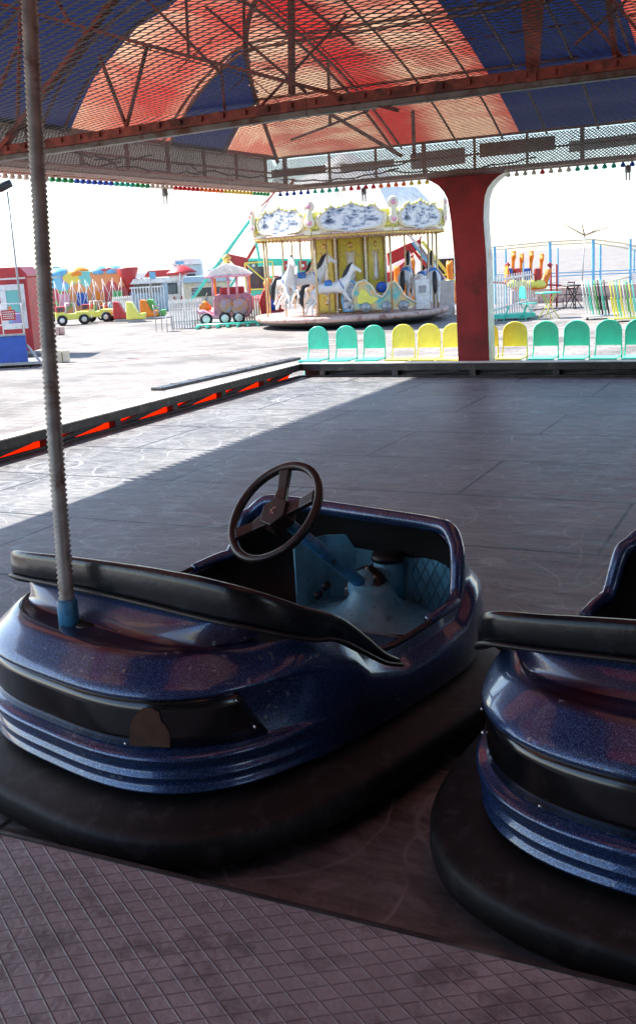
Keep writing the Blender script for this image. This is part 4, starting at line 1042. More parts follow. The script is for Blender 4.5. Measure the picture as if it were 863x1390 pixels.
hplace(False, 428, -.2, .1, 'white carousel horse in the second rank beside the yellow centre', .12, 1.)
hplace(False, 449, -2.2, .05, 'white carousel horse whose head meets the painted chariot', -.12, 1.)
hplace(False, 553, -.6, 1.35, 'dark-maned carousel horse seen from behind, right of the chariot', .05, 1.05)
hplace(False, 590, -1.0, 1.5, 'dark-maned carousel horse seen from behind near the red pillar', 0, 1.05)
hplace(False, 402, 1.2, .3, 'grey-looking carousel horse deep on the far side, left of the yellow centre', .1, .95)
hplace(False, 436, .9, -.2, 'carousel horse on the far side just left of the yellow centre', -.05, .95)
hplace(False, 574, 1.3, 1.0, 'carousel horse on the far side between the two dark-maned ones', 0, .95)
# chariot
p = place_on(520, 420, -2.0)
t = thing('carousel_chariot', 'turquoise and gold painted chariot on the carousel platform', 'chariot', p, YAW)
for s, yy in ((1, -.28), (0, .28)):
    pl = [(-.85, .12), (.80, .12), (.98, .22), (.62, .46), (.50, .70), (.36, .86), (.20, .82), (.12, .60), (-.02, .45), (-.18, .55), (-.30, .78), (-.50, .95), (-.72, .88), (-.86, .60)]
    b = MB(); b.prism(pl, yy-.02, yy+.02); o = b.build('side_panel', 'chariotpaint', t, bevel=.01)
    b = MB(); b.tube([(x, yy-.03, z) for x, z in pl], .035, 6, closed=True); b.build('carved_border', 'cream', o)
for x in (-.5, .1, .58): MB().lathe([(.001, -.05), (.05, -.05), (.06, -.03), (.12, -.03), (.15, 0), (.12, .02), (.001, .02)], 18, (x, -.34, .18), axis='y').build('wheel', 'grey', t)
b = MB(); b.lathe([(.001, -.02), (.12, -.02), (.16, 0), (.001, .02)], 14, (.0, 0, .72), axis='y'); b.box((0, .1, .35), (.5, .4, .1)); b.build('seat', 'blue', t)
# painted reclining figure in yellow on the panel
b = MB(); b.prism([(-.72, .30), (-.30, .28), (-.12, .42), (-.35, .50), (-.48, .66), (-.58, .72), (-.66, .60), (-.72, .48)], -.315, -.302); b.build('painted_drapery', 'yellow', t)
# peacock-like painted shield left of the chariot
p = place_on(478, 420, -2.1)
t = thing('carousel_shield', 'blue and silver carved shield at the front of the chariot', 'carved panel', p, YAW)
b = MB(); b.prism([(-.22, .1), (.2, .1), (.25, .5), (.18, .85), (.05, .98), (-.18, .8), (-.26, .45)], -.03, .03); b.build('panel', 'scenic', t, bevel=.01)
b = MB(); b.tube([(x, -.04, z) for x, z in [(-.22, .1), (.2, .1), (.25, .5), (.18, .85), (.05, .98), (-.18, .8), (-.26, .45)]], .03, 6, closed=True); b.build('border', 'lblue', t)
p = place_on(573, 420, -1.6)
t = thing('carousel_box', 'plain white control box on the carousel platform', 'box', p, YAW)
MB().box((0, 0, .45), (.42, .4, .85)).build('cabinet', 'white', t, bevel=.01); MB().box((0, -.21, .6), (.2, .02, .2)).build('hatch', 'grey', t)

# --- red ticket booth, blue stage and lamp
f = Fr(22, 486)
t = f.thing('ticket_booth', 'red ticket booth with white framed window at the left edge', 'booth')
a = f.p(-12, 486); c = f.p(52, 480)
S = f.s
b = MB(); pts = [(-3.4*.3, .15)]
b.box((.02, .6, 1.05), (.92, 1.2, 1.8)); b.build('wall', 'red', t, bevel=.02)
b = MB(); b.prism([(-.50, 1.95), (.52, 1.95), (.50, 2.02), (.34, 2.20), (-.34, 2.20), (-.5, 2.02)], -.06, 1.26); b.build('roof', 'red', t, bevel=.02)
b = MB(); b.box((-.02, -.02, 1.93), (.95, .03, .05)); b.build('eave_trim', 'white', t)
b = MB(); b.box((.10, -.02, 1.72), (.60, .04, .14)); b.box((.10, -.02, .78), (.60, .04, .14)); b.box((-.13, -.02, 1.25), (.14, .04, .82)); b.box((.33, -.02, 1.25), (.14, .04, .82)); wn = b.build('window', 'white', t)
MB().box((.10, -.012, 1.25), (.34, .01, .84)).build('pane', 'mural', wn)
f2 = Fr(-14, 482)
t = f2.thing('kiosk', 'second red kiosk cut off by the left edge of the photo', 'booth')
b = MB(); b.box((-.05, .5, 1.0), (.9, 1.0, 1.7)); b.build('wall', 'red', t, bevel=.02)
b = MB(); b.prism([(-.55, 1.85), (.47, 1.85), (.40, 2.05), (-.5, 2.05)], -.06, 1.1); b.build('roof', 'pink', t, bevel=.02)
MB().box((.1, -.02, 1.2), (.3, .03, .9)).build('door', 'blue', t)
f = Fr(20, 500)
t = f.thing('ride_trailer', 'low trailer with a blue side panel and white handrails', 'trailer')
b = MB(); b.box((-.33, .0, .40), (1.3, .05, .62)); b.build('side_panel', 'blue', t, bevel=.01)
b = MB(); b.box((-.2, .5, .10), (1.7, 1.1, .06)); b.build('deck', 'grey', t)
b = MB(); b.box((-.33, -.03, .73), (1.32, .05, .04)); b.build('top_rail', 'grey', t)
for x in (-.8, -.3, .2, .34): MB().tube([(x, .05, 0), (x, .05, .10)], .035, 8).build('jack_leg', 'black', t)
b = MB(); 
for z in (.95, 1.18, 1.4): b.tube([(-.95, .02, z), (.34, .02, z)], .014, 6)
for x in (-.6, -.15, .3): b.tube([(x, .02, .75), (x, .02, 1.4)], .014, 6)
b.build('handrail', 'white', t)
MB().tube([(.33, 0, .5), (.62, -.02, .06), (.66, -.02, .0)], .025, 6).build('tow_bar', 'grey', t)
t2 = thing('notice_sign', 'small red notice with white lettering on the trailer handrail', 'sign', f.o+ry((.02, -.05, 1.16)), YAW)
b = MB(); b.box((0, 0, 0), (.30, .015, .22)); b.build('plate', 'red', t2)
b = MB()
for r in range(4):
    x = -.12
    while x < .11:
        w = random.uniform(.02, .05); b.box((x+w/2, -.012, .07-.045*r), (w, .006, .02)); x += w+.012
b.build('lettering', 'white', t2)
f = Fr(37, 486)
t = f.thing('floodlight_pole', 'thin grey pole with a dark floodlight leaning over the trailer', 'lamp post')
b = MB(); tp = f.p(24, 268); b.tube([(0, 0, 0), tuple(tp)], [.035, .02], 8); b.build('post', 'grey', t)
b = MB(); hd = f.p(21, 261); b.tube([hd+Vector((-.17, 0, -.04)), hd+Vector((-.1, 0, -.03)), hd+Vector((.16, 0, .06))], [.11, .11, .09], 12); b.build('lamp_head', 'black', t)
MB().box(tuple(hd+Vector((-.2, 0, -.06))), (.04, .2, .12)).build('lamp_glass', 'glass', t)
for k, (px, py, w) in enumerate([(86, 492, .3), (82, 455, .32)]):
    f = Fr(px, py); t = f.thing('concrete_block', ['pale concrete blocks on the paving beside the trailer', 'brown brick block on the paving near the toy jeeps'][k], 'block')
    b = MB(); b.box((-.06, 0, .14), (w*.4, .2, .28)); b.box((.08, .02, .14), (w*.4, .2, .26)); b.build('block', 'cream' if k == 0 else 'soffit', t, bevel=.01)

# --- toy jeeps
def make_jeep(label):
    t = thing('toy_jeep', label, 'toy car', (0, 0, 0), 0, 'toy jeeps of a children\'s ride')
    b = MB(); b.prism([(-.75, .25), (.75, .25), (.8, .45), (.72, .58), (.2, .60), (.12, .52), (-.3, .52), (-.36, .62), (-.75, .60)], -.32, .32); b.build('body', ['yellow'], t, bevel=.03)
    b = MB(); b.prism([(-.72, .60), (-.36, .60), (-.30, .86), (-.70, .86)], -.30, .30); b.build('cab', 'red', t, bevel=.02)
    b = MB(); b.prism([(-.66, .64), (-.40, .64), (-.36, .82), (-.64, .82)], -.305, .305); b.build('window', 'glass', t)
    b = MB(); b.tube([(-.30, -.28, .5), (-.26, -.28, 1.0), (.14, -.28, 1.0), (.2, -.28, .55)], .02, 6); b.build('roll_bar', 'white', t); b = MB(); b.tube([(-.30, .28, .5), (-.26, .28, 1.0), (.14, .28, 1.0), (.2, .28, .55)], .02, 6); b.build('roll_bar', 'white', t)
    b = MB(); b.box((.84, 0, .32), (.06, .66, .1)); b.build('front_bumper', 'white', t, bevel=.01)
    for x in (-.48, .50):
        for s in (-1, 1):
            w = MB().lathe([(.06, -.07), (.2, -.08), (.24, -.04), (.24, .04), (.2, .08), (.06, .07)], 20, (x, s*.34, .24), axis='y').build('wheel', 'tyre', t)
            MB().lathe([(.001, -.01), (.11, -.01), (.12, .01), (.001, .03)], 14, (x, s*.34-.085 if s < 0 else s*.34+.085, .24), axis='y').build('rim', 'white', w)
    b = MB(); b.box((0, 0, 1.02), (.02, .02, .02)); return t
jeep = make_jeep('yellow and red toy jeep closest to the grey corrugated pole')
for k, (px, py, turn, lab) in enumerate([(100, 441, .25, None), (135, 437, -.15, 'yellow toy jeep with a red cab behind the first one'), (54, 441, .3, 'toy jeep left of the corrugated pole, beside the red booth'), (152, 434, -.3, 'toy jeep farthest right, against the white barrier')]):
    f = Fr(px, py)
    if k == 0: jeep.location = f.o; jeep.rotation_euler.z = YAW+turn; jeep.scale = (.85,)*3
    else: dup(jeep, f.o, YAW+turn, lab, (.85, .85, .85) if k < 3 else (.7, .7, .7))

# --- inflatable castle / painted ride house behind the jeeps
f = Fr(128, 428)
t = f.thing('painted_ride_house', 'brightly painted children\'s ride house behind the toy jeeps', 'ride house')
A = f.p(62, 428, 1.0); 
def pw(x, y, dy=0): return f.p(x, y, dy)
xl = pw(66, 428).x; xr = pw(172, 428).x; zt_ = pw(128, 368).z
b = MB(); b.prism([(xl, .0), (xr, 0), (xr, zt_*.92), (xr-.8, zt_*1.04), (xr-1.6, zt_*.98), (0, zt_*.96), (-.9, zt_), (xl+.6, zt_*.9), (xl, zt_*.86)], 1.0, 2.6); b.build('wall', 'mural', t, bevel=.04)
for i, (x, m_) in enumerate([(xl+.35, 'lblue'), (xl+1.3, 'orange'), (0.2, 'lblue'), (xr-.7, 'lblue')]): 
    b = MB(); b.lathe([(.55, 0), (.58, .1), (.45, .28), (.2, .38), (.01, .4)], 16, (x, 1.5, zt_*.9)); b.build('roof_dome', m_, t)
b = MB()
for k in range(9):
    x = xl+.3+k*(xr-xl-.6)/8; b.tube([(x, .6, 0), (x+.1*math.sin(k), .6, zt_*.8)], .018, 6)
    if k < 8: b.tube([(x, .6, .1), (x+(xr-xl)/9, .6, zt_*.7)], .012, 6); b.tube([(x, .6, zt_*.75), (x+(xr-xl)/9, .6, zt_*.2)], .012, 6)
b.build('lattice_frame', 'white', t)
b = MB(); p0 = pw(172, 366, .8); b.lathe([(.05, -1.1), (.3, -.55), (.5, .0), (.46, .05), (.01, .06)], 14, (p0.x, .8, p0.z)); b.build('red_cone', 'red', t)
for i in range(5): MB().box((xl+.6+i*.85, .96, .75), (.5, .06, .6)).build('window', ['pink', 'blue', 'orange', 'green', 'purple'][i], t)

# --- pale building with blue windows
f = Fr(197, 424)
t = f.thing('pale_building', 'pale low building with a row of arched blue windows', 'building')
xl = f.p(179, 424).x; xr = f.p(222, 424).x; zt_ = f.p(197, 378).z
b = MB(); b.box(((xl+xr)/2, 1.5, zt_*.42), (xr-xl, 1.5, zt_*.84)); b.build('wall', 'paleblue', t)
b = MB(); b.box(((xl+xr)/2, 1.4, zt_*.9), (xr-xl+.3, 1.9, .25)); b.build('roof', 'white', t, bevel=.03)
for k in range(5):
    x = xl+.25+k*(xr-xl-.5)/4; b = MB(); b.prism([(x-.13, .9)]+[(x+.13*math.cos(a), 1.45+.13*math.sin(a)) for a in [PI-PI*i/8 for i in range(9)]]+[(x+.13, .9)], .70, .74); b.build('window', 'glass', t)
b = MB()
for k in range(12): b.box((xl+.05+k*(xr-xl)/11, .3, .6), (.05, .04, 1.2))
b.box(((xl+xr)/2, .3, 1.15), (xr-xl+.1, .05, .06)); b.build('railings', 'white', t)
f = Fr(206, 430)
t = f.thing('flag_mast', 'thin grey mast rising beside the pale building', 'mast')
b = MB(); b.tube([(0, 0, 0), tuple(f.p(206, 345))], [.04, .02], 6); b.build('pole', 'grey', t); MB().box(tuple(f.p(209, 375)), (.25, .05, .3)).build('box', 'lblue', t)
f = Fr(252, 432)
t = f.thing('red_parasol', 'small red and white parasol behind the white fence', 'parasol')
b = MB(); b.tube([(0, 0, 0), (0, 0, 1.9)], .03, 6); b.build('pole', 'white', t); b = MB(); b.lathe([(.6, 1.75), (.58, 1.8), (.25, 2.0), (.02, 2.06)], 10); b.build('canopy', 'red', t)
for k, (px, y0, y1, w) in enumerate([(246, 352, 378, 6), (80, 359, 372, 4)]):
    f = Fr(px, 425); t = f.thing('tall_lamp', ['slim distant lamp mast above the white fence', 'slim distant lamp mast above the painted house'][k], 'lamp post')
    b = MB(); b.tube([(0, 0, 0), tuple(f.p(px, y0+8))], .03, 6); b.build('post', 'grey', t); MB().box(tuple(f.p(px, y0+6)), (.35, .2, .12)).build('lamp_head', 'lblue', t)

# --- white fences
def fence(label, x0, y0, x1, y1, hgt, n, m_='white', depth_extra=0):
    A = onz(x0, y0, G); B_ = onz(x1, y1, G); d = B_-A
    t = thing('picket_fence', label, 'fence', A, math.atan2(d.y, d.x), 'white picket fences between the rides'); Ln = d.length
    b = MB(); b.box((Ln/2, 0, hgt*.9), (Ln, .04, .05)); b.box((Ln/2, 0, hgt*.25), (Ln, .04, .05)); b.build('rail', m_, t)
    for k in range(n+1): MB().box((Ln*k/n, -.03, hgt/2), (.055, .03, hgt)).build('picket', m_, t)
    return t
fence('low white picket fence behind the white chair', 233, 447, 276, 444, .95, 12)
fence('white picket fence in front of the pirate ship', 322, 440, 362, 437, .9, 12)
fence('white picket fence right of the red pillar, running away', 668, 437, 727, 418, 1.25, 18)
fence('white picket fence between the carousel and the giraffe ride', 586, 428, 616, 427, 1.1, 12)
fence('white barrier beside the toy jeeps', 156, 432, 180, 430, .9, 9)
f = Fr(690, 434); t = f.thing('steel_trestle', 'teal steel trestle of the giraffe ride behind the fence', 'trestle')
b = MB(); b.box((-.1, 0, .12), (1.6, .6, .12)); b.build('frame', 'teal', t)
for x in (-.7, -.2, .3): MB().tube([(x, -.3, 0), (x+.15, -.3, .4)], .03, 6).build('strut', 'teal', t)

# --- more small stalls far off on the left
for k, (px, py, w_, h_, m_, m2, lab) in enumerate([(228, 418, 1.9, 1.6, 'white', 'red', 'small white stall with a red awning far behind the lone chair'), (282, 416, 2.4, 1.2, 'cream', 'paleblue', 'low cream stall with a pale blue roof far behind the white fence'),
        (258, 414, 1.4, 2.1, 'paleblue', 'white', 'narrow pale blue kiosk far behind the red parasol'), (70, 420, 2.0, 2.0, 'cream', 'orange', 'cream stall with an orange roof seen past the corrugated pole'), (188, 417, 1.2, 1.5, 'pink', 'white', 'pink kiosk between the painted house and the pale building')]):
    f = Fr(px, py); t = f.thing('stall', lab, 'stall'); b = MB(); b.box((0, .6, h_/2), (w_, 1.2, h_)); b.build('wall', m_, t, bevel=.02)
    b = MB(); b.prism([(-w_*.55, h_), (w_*.55, h_), (w_*.42, h_+.3), (-w_*.42, h_+.3)], -.25, 1.3); b.build('roof', m2, t, bevel=.02)
    MB().box((0, -.01, h_*.6), (w_*.6, .03, h_*.35)).build('hatch', 'glass', t)
    b = MB()
    for q in range(5): b.box((-w_*.4+q*w_*.2, -.06, h_*.18), (.06, .03, h_*.34))
    b.build('counter_slats', m2, t)
for k, (px, py, m_, lab) in enumerate([(168, 436, 'red', 'red kiddie ride on the paving left of the pale building'), (204, 433, 'orange', 'orange kiddie ride in front of the pale building'), (214, 432, 'green', 'green kiddie ride beside the thin mast'), (186, 437, 'yellow', 'yellow kiddie ride nearest the white barrier')]):
    f = Fr(px, py); t = f.thing('kiddie_ride', lab, 'kiddie ride'); b = MB(); b.prism([(-.35, .1), (.35, .1), (.38, .35), (.1, .32), (-.1, .75), (-.32, .8)], -.25, .25); b.build('shell', m_, t, bevel=.05); MB().box((0, 0, .05), (.6, .5, .1)).build('base', 'grey', t)

# --- cafe chair and table, left
def wire_chair(name, label, f, m_, group, turn=0., hh=.86):
    t = f.thing(name, label, 'chair', group, turn); b = MB()
    for s in (-1, 1):
        b.tube([(s*.19, .2, 0), (s*.19, .19, .45), (s*.18, .25, hh)], .014, 6); b.tube([(s*.19, -.2, 0), (s*.19, -.19, .45)], .014, 6)
    b.tube([(-.19, -.19, .2), (.19, -.19, .2)], .01, 5); b.build('frame', m_, t)
    MB().box((0, 0, .45), (.4, .4, .03)).build('seat', m_, t, bevel=.005)
    b = MB()
    for z in (.62, .72, .82): b.box((0, .225+(z-.6)*.1, z), (.36, .015, .04))
    b.build('backrest', m_, t)
    return t
wire_chair('garden_chair', 'grey metal chair standing alone on the sunny paving', Fr(224, 450), 'grey', 'loose chairs on the paving', 1.2)
wire_chair('garden_chair', 'black metal chair left of the small black table', Fr(766, 419), 'black', 'loose chairs on the paving', -1.2)
wire_chair('garden_chair', 'black metal chair right of the small black table', Fr(789, 419), 'black', 'loose chairs on the paving', 1.3)
def table(f, label, m_, m2=None):
    t = f.thing('side_table', label, 'table'); b = MB(); b.lathe([(.01, .70), (.36, .70), (.37, .73), (.01, .735)], 20); b.build('tabletop', m_, t)
    for a in range(4):
        q = a*PI/2+.6; MB().tube([(.25*math.cos(q), .25*math.sin(q), .7), (.3*math.cos(q+2.6), .3*math.sin(q+2.6), 0)], .014, 6).build('leg', m2 or m_, t)
table(Fr(777, 418), 'small black table between two black chairs', 'black')
table(Fr(744, 432), 'small yellow-legged table by the teal chair', 'teal', 'yellow')
f = Fr(716, 434); o = dup(teal, f.o, YAW+1.9, 'teal folding chair turned sideways at the small table', None, 'loose chairs on the paving')

# --- stacks of folded chairs, right
def folded(parent_label, f, x, m_, tilt, first):
    global fold0
    if first:
        t = thing('folded_chair', parent_label, 'chair', f.o, YAW, 'folded chairs leaning in stacks')
        b = MB(); poly = [(.17*math.cos(PI*k/10), .78+.12*math.sin(PI*k/10)) for k in range(11)]; poly = [(.18, .5)]+poly+[(-.18, .5)]
        b.prism(poly, -.012, .012); b.build('backrest', m_, t); b = MB(); b.tube([(-.19, 0, 0), (-.19, 0, .8), (-.1, 0, .92), (.1, 0, .92), (.19, 0, .8), (.19, 0, 0)], .012, 6); b.build('frame', m_, t)
        MB().box((0, .03, .32), (.36, .02, .36)).build('seat', m_, t); return t
cols = ['white', 'white', 'teal', 'white', 'green', 'black', 'teal', 'black', 'yellow', 'yellow', 'teal', 'yellow', 'white', 'green', 'yellow', 'teal']
protos = {}
desc = {'white': 'white', 'teal': 'teal', 'green': 'dark green', 'black': 'black', 'yellow': 'yellow'}
ordn = ['first', 'second', 'third', 'fourth', 'fifth', 'sixth', 'seventh', 'eighth']
for stck, (px0, py0, n0, lab) in enumerate([(800, 433, 8, 'left stack'), (838, 436, 8, 'right stack')]):
    for k in range(n0):
        m_ = cols[stck*8+k]; f = Fr(px0+k*4.3-4, py0)
        label = '%s folded chair, %s from the left in the %s of folded chairs' % (desc[m_], ordn[k], lab)
        if m_ not in protos:
            o = folded(label, f, 0, m_, 0, True); protos[m_] = o
        else: o = copy_tree(protos[m_]); o['label'] = label
        o.location = f.o+Vector((0, 0, .12)); o.rotation_euler = (-.16, 0, YAW+1.25)
    f = Fr(px0+14, py0); t = f.thing('chair_trolley', 'low rack under the %s of folded chairs' % lab, 'rack'); b = MB(); b.box((-.0, 0, .09), (.9, .5, .04)); b.build('deck', 'yellow' if stck else 'white', t)
    for x in (-.4, .4): MB().tube([(x, -.2, 0), (x, -.2, .1)], .03, 8).build('castor', 'black', t)

# --- toy train carriage on green track
f = Fr(310, 442)
t = f.thing('train_carriage', 'pink and purple children\'s train carriage with ruffled white roof', 'train carriage')
X = lambda px, py, dy=0.: f.p(px, py, dy)
b = MB(); b.prism([(-.42, .28), (.72, .28), (.86, .5), (.84, .95), (.66, 1.05), (.0, 1.02), (-.30, 1.05), (-.40, .9)], -.45, .45); b.build('body', 'ornate', t, bevel=.06)
b = MB(); b.lathe([(.001, -.04), (.26, -.04), (.30, 0), (.001, .02)], 20, (.45, -.47, .62), axis='y'); b.build('side_medallion', 'ornate2', t)
b = MB(); b.lathe([(.001, -.04), (.22, -.04), (.25, 0), (.001, .02)], 20, (.02, -.47, .68), axis='y'); b.build('side_boss', 'ornate2', t)
b = MB(); pl = [(-.60, 1.60)]; 
for k in range(20): pl.append((-.62+k*.076, 1.56+.05*(k % 2)))
pl += [(.9, 1.66), (.62, 1.84), (.1, 2.02), (-.4, 1.82)]; b.prism(pl, -.52, .52); b.build('roof', 'white', t, bevel=.03)
b = MB(); b.tube([(-.62+k*.076, -.54, 1.60+.03*(k % 2)) for k in range(20)], .035, 6); b.tube([(-.62+k*.076, .54, 1.60+.03*(k % 2)) for k in range(20)], .035, 6); b.build('roof_ruffle', 'pink', t)
b = MB(); b.lathe([(.01, 2.0), (.12, 2.02), (.10, 2.12), (.16, 2.2), (.02, 2.32)], 10, (.1, 0, 0)); b.build('roof_finial', 'gold', t)
for x in (-.38, .12, .40, .76): MB().tube([(x, -.42, 1.0), (x, -.42, 1.3), (x, -.42, 1.62)], [.05, .03, .05], 8).build('pillar', 'pink', t); 
for x in (-.38, .76): MB().tube([(x, .42, 1.0), (x, .42, 1.62)], .04, 8).build('pillar', 'orange', t)
b = MB(); b.box((.2, .1, 1.1), (.8, .3, .3)); b.build('seat', 'red', t, bevel=.04)
b = MB(); b.tube([(-.95, -.3, .52), (-.75, -.36, .5), (-.45, -.40, .34), (-.1, -.42, .30), (.2, -.42, .34)], [.06, .09, .07, .06, .05], 10); b.tube([(-.95, .3, .52), (-.75, .36, .5), (-.45, .40, .34), (-.1, .42, .30)], [.06, .09, .07, .06], 10); b.build('mudguard', 'pink', t)
b = MB(); b.tube([(-.75, 0, .55), (-.62, 0, 1.1), (-.42, 0, 1.0)], .02, 6); b.build('hoop', 'black', t)
b = MB(); b.lathe([(.02, .5), (.2, .55), (.22, .66), (.1, .8), (.02, .86)], 12, (-.72, 0, 0)); b.build('front_ornament', 'orange', t)
for x in (-.66, -.05, .4):
    w = MB().lathe([(.03, -.05), (.17, -.05), (.2, -.02), (.2, .03), (.03, .05)], 18, (x, -.46, .27), axis='y').build('wheel', 'tyre', t)
    MB().lathe([(.001, -.015), (.12, -.015), (.13, 0), (.001, .01)], 14, (x, -.515, .27), axis='y').build('hubcap', 'white', w)
A = onz(268, 447, G); B_ = onz(378, 441, G)
t = thing('train_track', 'low green steel track under the toy train', 'track', A, math.atan2((B_-A).y, (B_-A).x)); Ln = (B_-A).length
b = MB(); b.tube([(0, 0, .12), (Ln, 0, .12)], .035, 6); b.tube([(0, .75, .12), (Ln, .75, .12)], .035, 6); b.build('rail', 'teal', t)
b = MB()
for k in range(9): b.box((Ln*k/8, .38, .05), (.08, 1.1, .07))
b.build('sleeper', 'teal', t)
f = Fr(372, 437); t = f.thing('train_carriage', 'red and purple toy train carriage half hidden behind the carousel post', 'train carriage')
b = MB(); b.prism([(-.4, .25), (.35, .25), (.42, .7), (.2, 1.1), (-.3, 1.1), (-.45, .7)], -.35, .35); b.build('body', 'red', t, bevel=.06)
b = MB(); b.lathe([(.01, 1.1), (.16, 1.15), (.18, 1.32), (.1, 1.45), (.01, 1.48)], 12, (-.1, 0, 0)); b.build('ornament', 'orange', t)
MB().lathe([(.001, -.04), (.2, -.04), (.22, 0), (.001, .02)], 16, (.05, -.36, .6), axis='y').build('side_boss', 'blue', t)
for x in (-.2, .25): MB().lathe([(.03, -.04), (.15, -.04), (.16, .03), (.03, .04)], 14, (x, -.36, .2), axis='y').build('wheel', 'tyre', t)

# --- pirate ship ride
f = Fr(400, 424)
t = f.thing('pirate_ship_ride', 'red and teal swinging ship ride behind the carousel', 'ship ride')
P = f.p; s_ = f.s
def pr(poly, y0, y1, nm, m_, bv=.03):
    b = MB(); b.prism([(P(x, y).x, P(x, y).z) for x, y in poly], y0, y1); return b.build(nm, m_, t, bevel=bv)
pr([(303, 345), (342, 353), (345, 375), (470, 378), (530, 370), (560, 345), (560, 372), (520, 395), (340, 392), (330, 372)], 0, 1.6, 'hull', 'red')
pr([(336, 382), (520, 386), (505, 415), (350, 412)], .2, 1.4, 'keel', 'white')
pr([(340, 352), (438, 353), (438, 362), (340, 362)], .1, .2, 'gunwale', 'teal', .01)
for i, px in enumerate((345, 390, 411, 432)):
    o = pr([(px-7, 353), (px+7, 353), (px+7, 372), (px-7, 372)], -.02, .08, 'window_frame', 'teal', .01)
    b = MB(); q = P(px, 362); b.box((q.x, -.04, q.z), (.30, .04, .36)); b.build('window', 'glass' if i == 0 else 'red', o)
    b = MB(); b.lathe([(.001, -.02), (.06, -.02), (.07, .01), (.001, .02)], 8, (q.x, -.08, q.z), axis='y'); b.build('flower', 'white', o)
def beam(nm, a, c, w, m_, dy=0.):
    A = P(*a); B_ = P(*c); A.y = B_.y = dy; MB().bar(A, B_, w, w*.7).build(nm, m_, t, bevel=.01)
beam('support_leg', (345, 300), (262, 408), .16, 'teal', -.6); beam('support_leg', (343, 303), (300, 362), .10, 'grey', -.62)
beam('support_leg', (352, 324), (298, 408), .13, 'teal', 2.0); beam('support_leg', (346, 312), (362, 398), .14, 'teal', -.5)
beam('swing_arm', (400, 248), (322, 376), .16, 'red', .6); beam('swing_arm', (375, 262), (338, 318), .12, 'white', .5); beam('swing_arm', (390, 250), (355, 285), .08, 'red', .3)
b = MB(); q = P(345, 300); b.lathe([(.001, -.3), (.14, -.28), (.16, .1), (.001, .15)], 12, (q.x, -.4, q.z), axis='y'); b.build('bearing', 'red', t)
for k in range(3):
    b = MB(); q = P(316+k*-24, 336+k*32); 
    for j in range(5): b.box((q.x+.07*j-.1, -.7, q.z+.10*j), (.16, .03, .03))
    b.build('light_fins', 'lblue', t)
f = Fr(356, 432); t = f.thing('ride_cabin', 'yellow-framed teal control cabin beside the pirate ship', 'cabin')
b = MB(); b.box((0, .3, .75), (.9, .6, 1.5)); b.build('wall', 'teal', t, bevel=.02)
MB().box((0, -.02, 1.45), (.7, .04, .8)).build('window', 'glass', t)
b = MB()
for (a, c) in (((-.5, -.05, 1.05), (-.5, -.05, 2.0)), ((.5, -.05, 1.05), (.5, -.05, 2.0)), ((-.5, -.05, 1.05), (.5, -.05, 1.05)), ((-.5, -.05, 2.0), (.5, -.05, 2.0)), ((-.5, -.05, 2.), (.5, -.05, 1.05))): b.bar(a, c, .05)
b.build('frame', 'yellow', t); MB().box((.05, -.03, .78), (.45, .03, .16)).build('name_plate', 'pink', t); MB().box((.15, -.03, .35), (.5, .03, .45)).build('lower_panel', 'yellow', t)

# --- colourful arm of the ride and giraffes
f = Fr(580, 424)
t = f.thing('tower_ride', 'rainbow striped slanting ride arm with red edge seen through the carousel', 'ride')
P = f.p
for (a, c, w, m_, dy) in (((553, 322), (612, 392), .30, 'white', 0), ((557, 331), (606, 392), .13, 'lblue', -.08), ((553, 335), (590, 378), .12, 'red', -.1), ((566, 336), (600, 380), .06, 'blue', -.12), ((570, 330), (625, 396), .08, 'yellow', -.1)):
    A = P(*a); B_ = P(*c); A.y = B_.y = dy; MB().bar(A, B_, w, .1).build('arm' if m_ == 'white' else 'stripe', m_, t)
b = MB(); b.prism([(P(x, y).x, P(x, y).z) for x, y in [(524, 346), (552, 333), (566, 328), (570, 322), (566, 340), (548, 352), (526, 362)]], -.1, .3); b.build('hull_tip', 'red', t)
b = MB(); q = P(596, 372); b.box((q.x, .6, q.z), (1.1, .1, .95)); b.build('back_screen', 'black', t)
for (a, c) in (((545, 374), (620, 374)), ((545, 388), (620, 388))): 
    A = P(*a); B_ = P(*c); MB().bar(A, B_, .06).build('rail', 'yellow' if a[1] < 380 else 'red', t)
def giraffe(label, f, hgt, turn=0.):
    t = f.thing('giraffe_figure', label, 'giraffe figure', 'orange giraffe figures on the swing ride', turn)
    J = [(0, 0, .35*hgt, .17*hgt), (0, 0, .12*hgt, .16*hgt), (0, 0, .58*hgt, .08*hgt), (0, -.03, .76*hgt, .065*hgt), (0, -.05, .86*hgt, .085*hgt), (0, -.17, .84*hgt, .06*hgt), (.05*hgt, 0, .98*hgt, .02*hgt), (-.05*hgt, 0, .98*hgt, .02*hgt), (.20*hgt, -.08, .42*hgt, .04*hgt), (.27*hgt, -.1, .58*hgt, .04*hgt), (-.20*hgt, -.08, .42*hgt, .04*hgt), (-.27*hgt, -.1, .58*hgt, .04*hgt)]
    E = [(0, 1), (0, 2), (2, 3), (3, 4), (4, 5), (4, 6), (4, 7), (0, 8), (8, 9), (0, 10), (10, 11)]
    skin('body', J, E, 'orange', t, 1)
    for s in (-1, 1): MB().lathe([(.001, -.05*hgt), (.05*hgt, 0), (.001, .05*hgt)], 8, (s*.27*hgt, -.1, .6*hgt)).build('glove', 'red', t)
    MB().lathe([(.02, .66*hgt), (.11*hgt, .6*hgt), (.1*hgt, .56*hgt), (.02, .54*hgt)], 10).build('collar', 'yellow', t)
    return t
g0 = Fr(540, 420); giraffe('orange giraffe figure between the carousel posts, left one', g0, 1.65)
giraffe('orange giraffe figure behind the dark-maned carousel horse', Fr(560, 421), 1.9, .3)
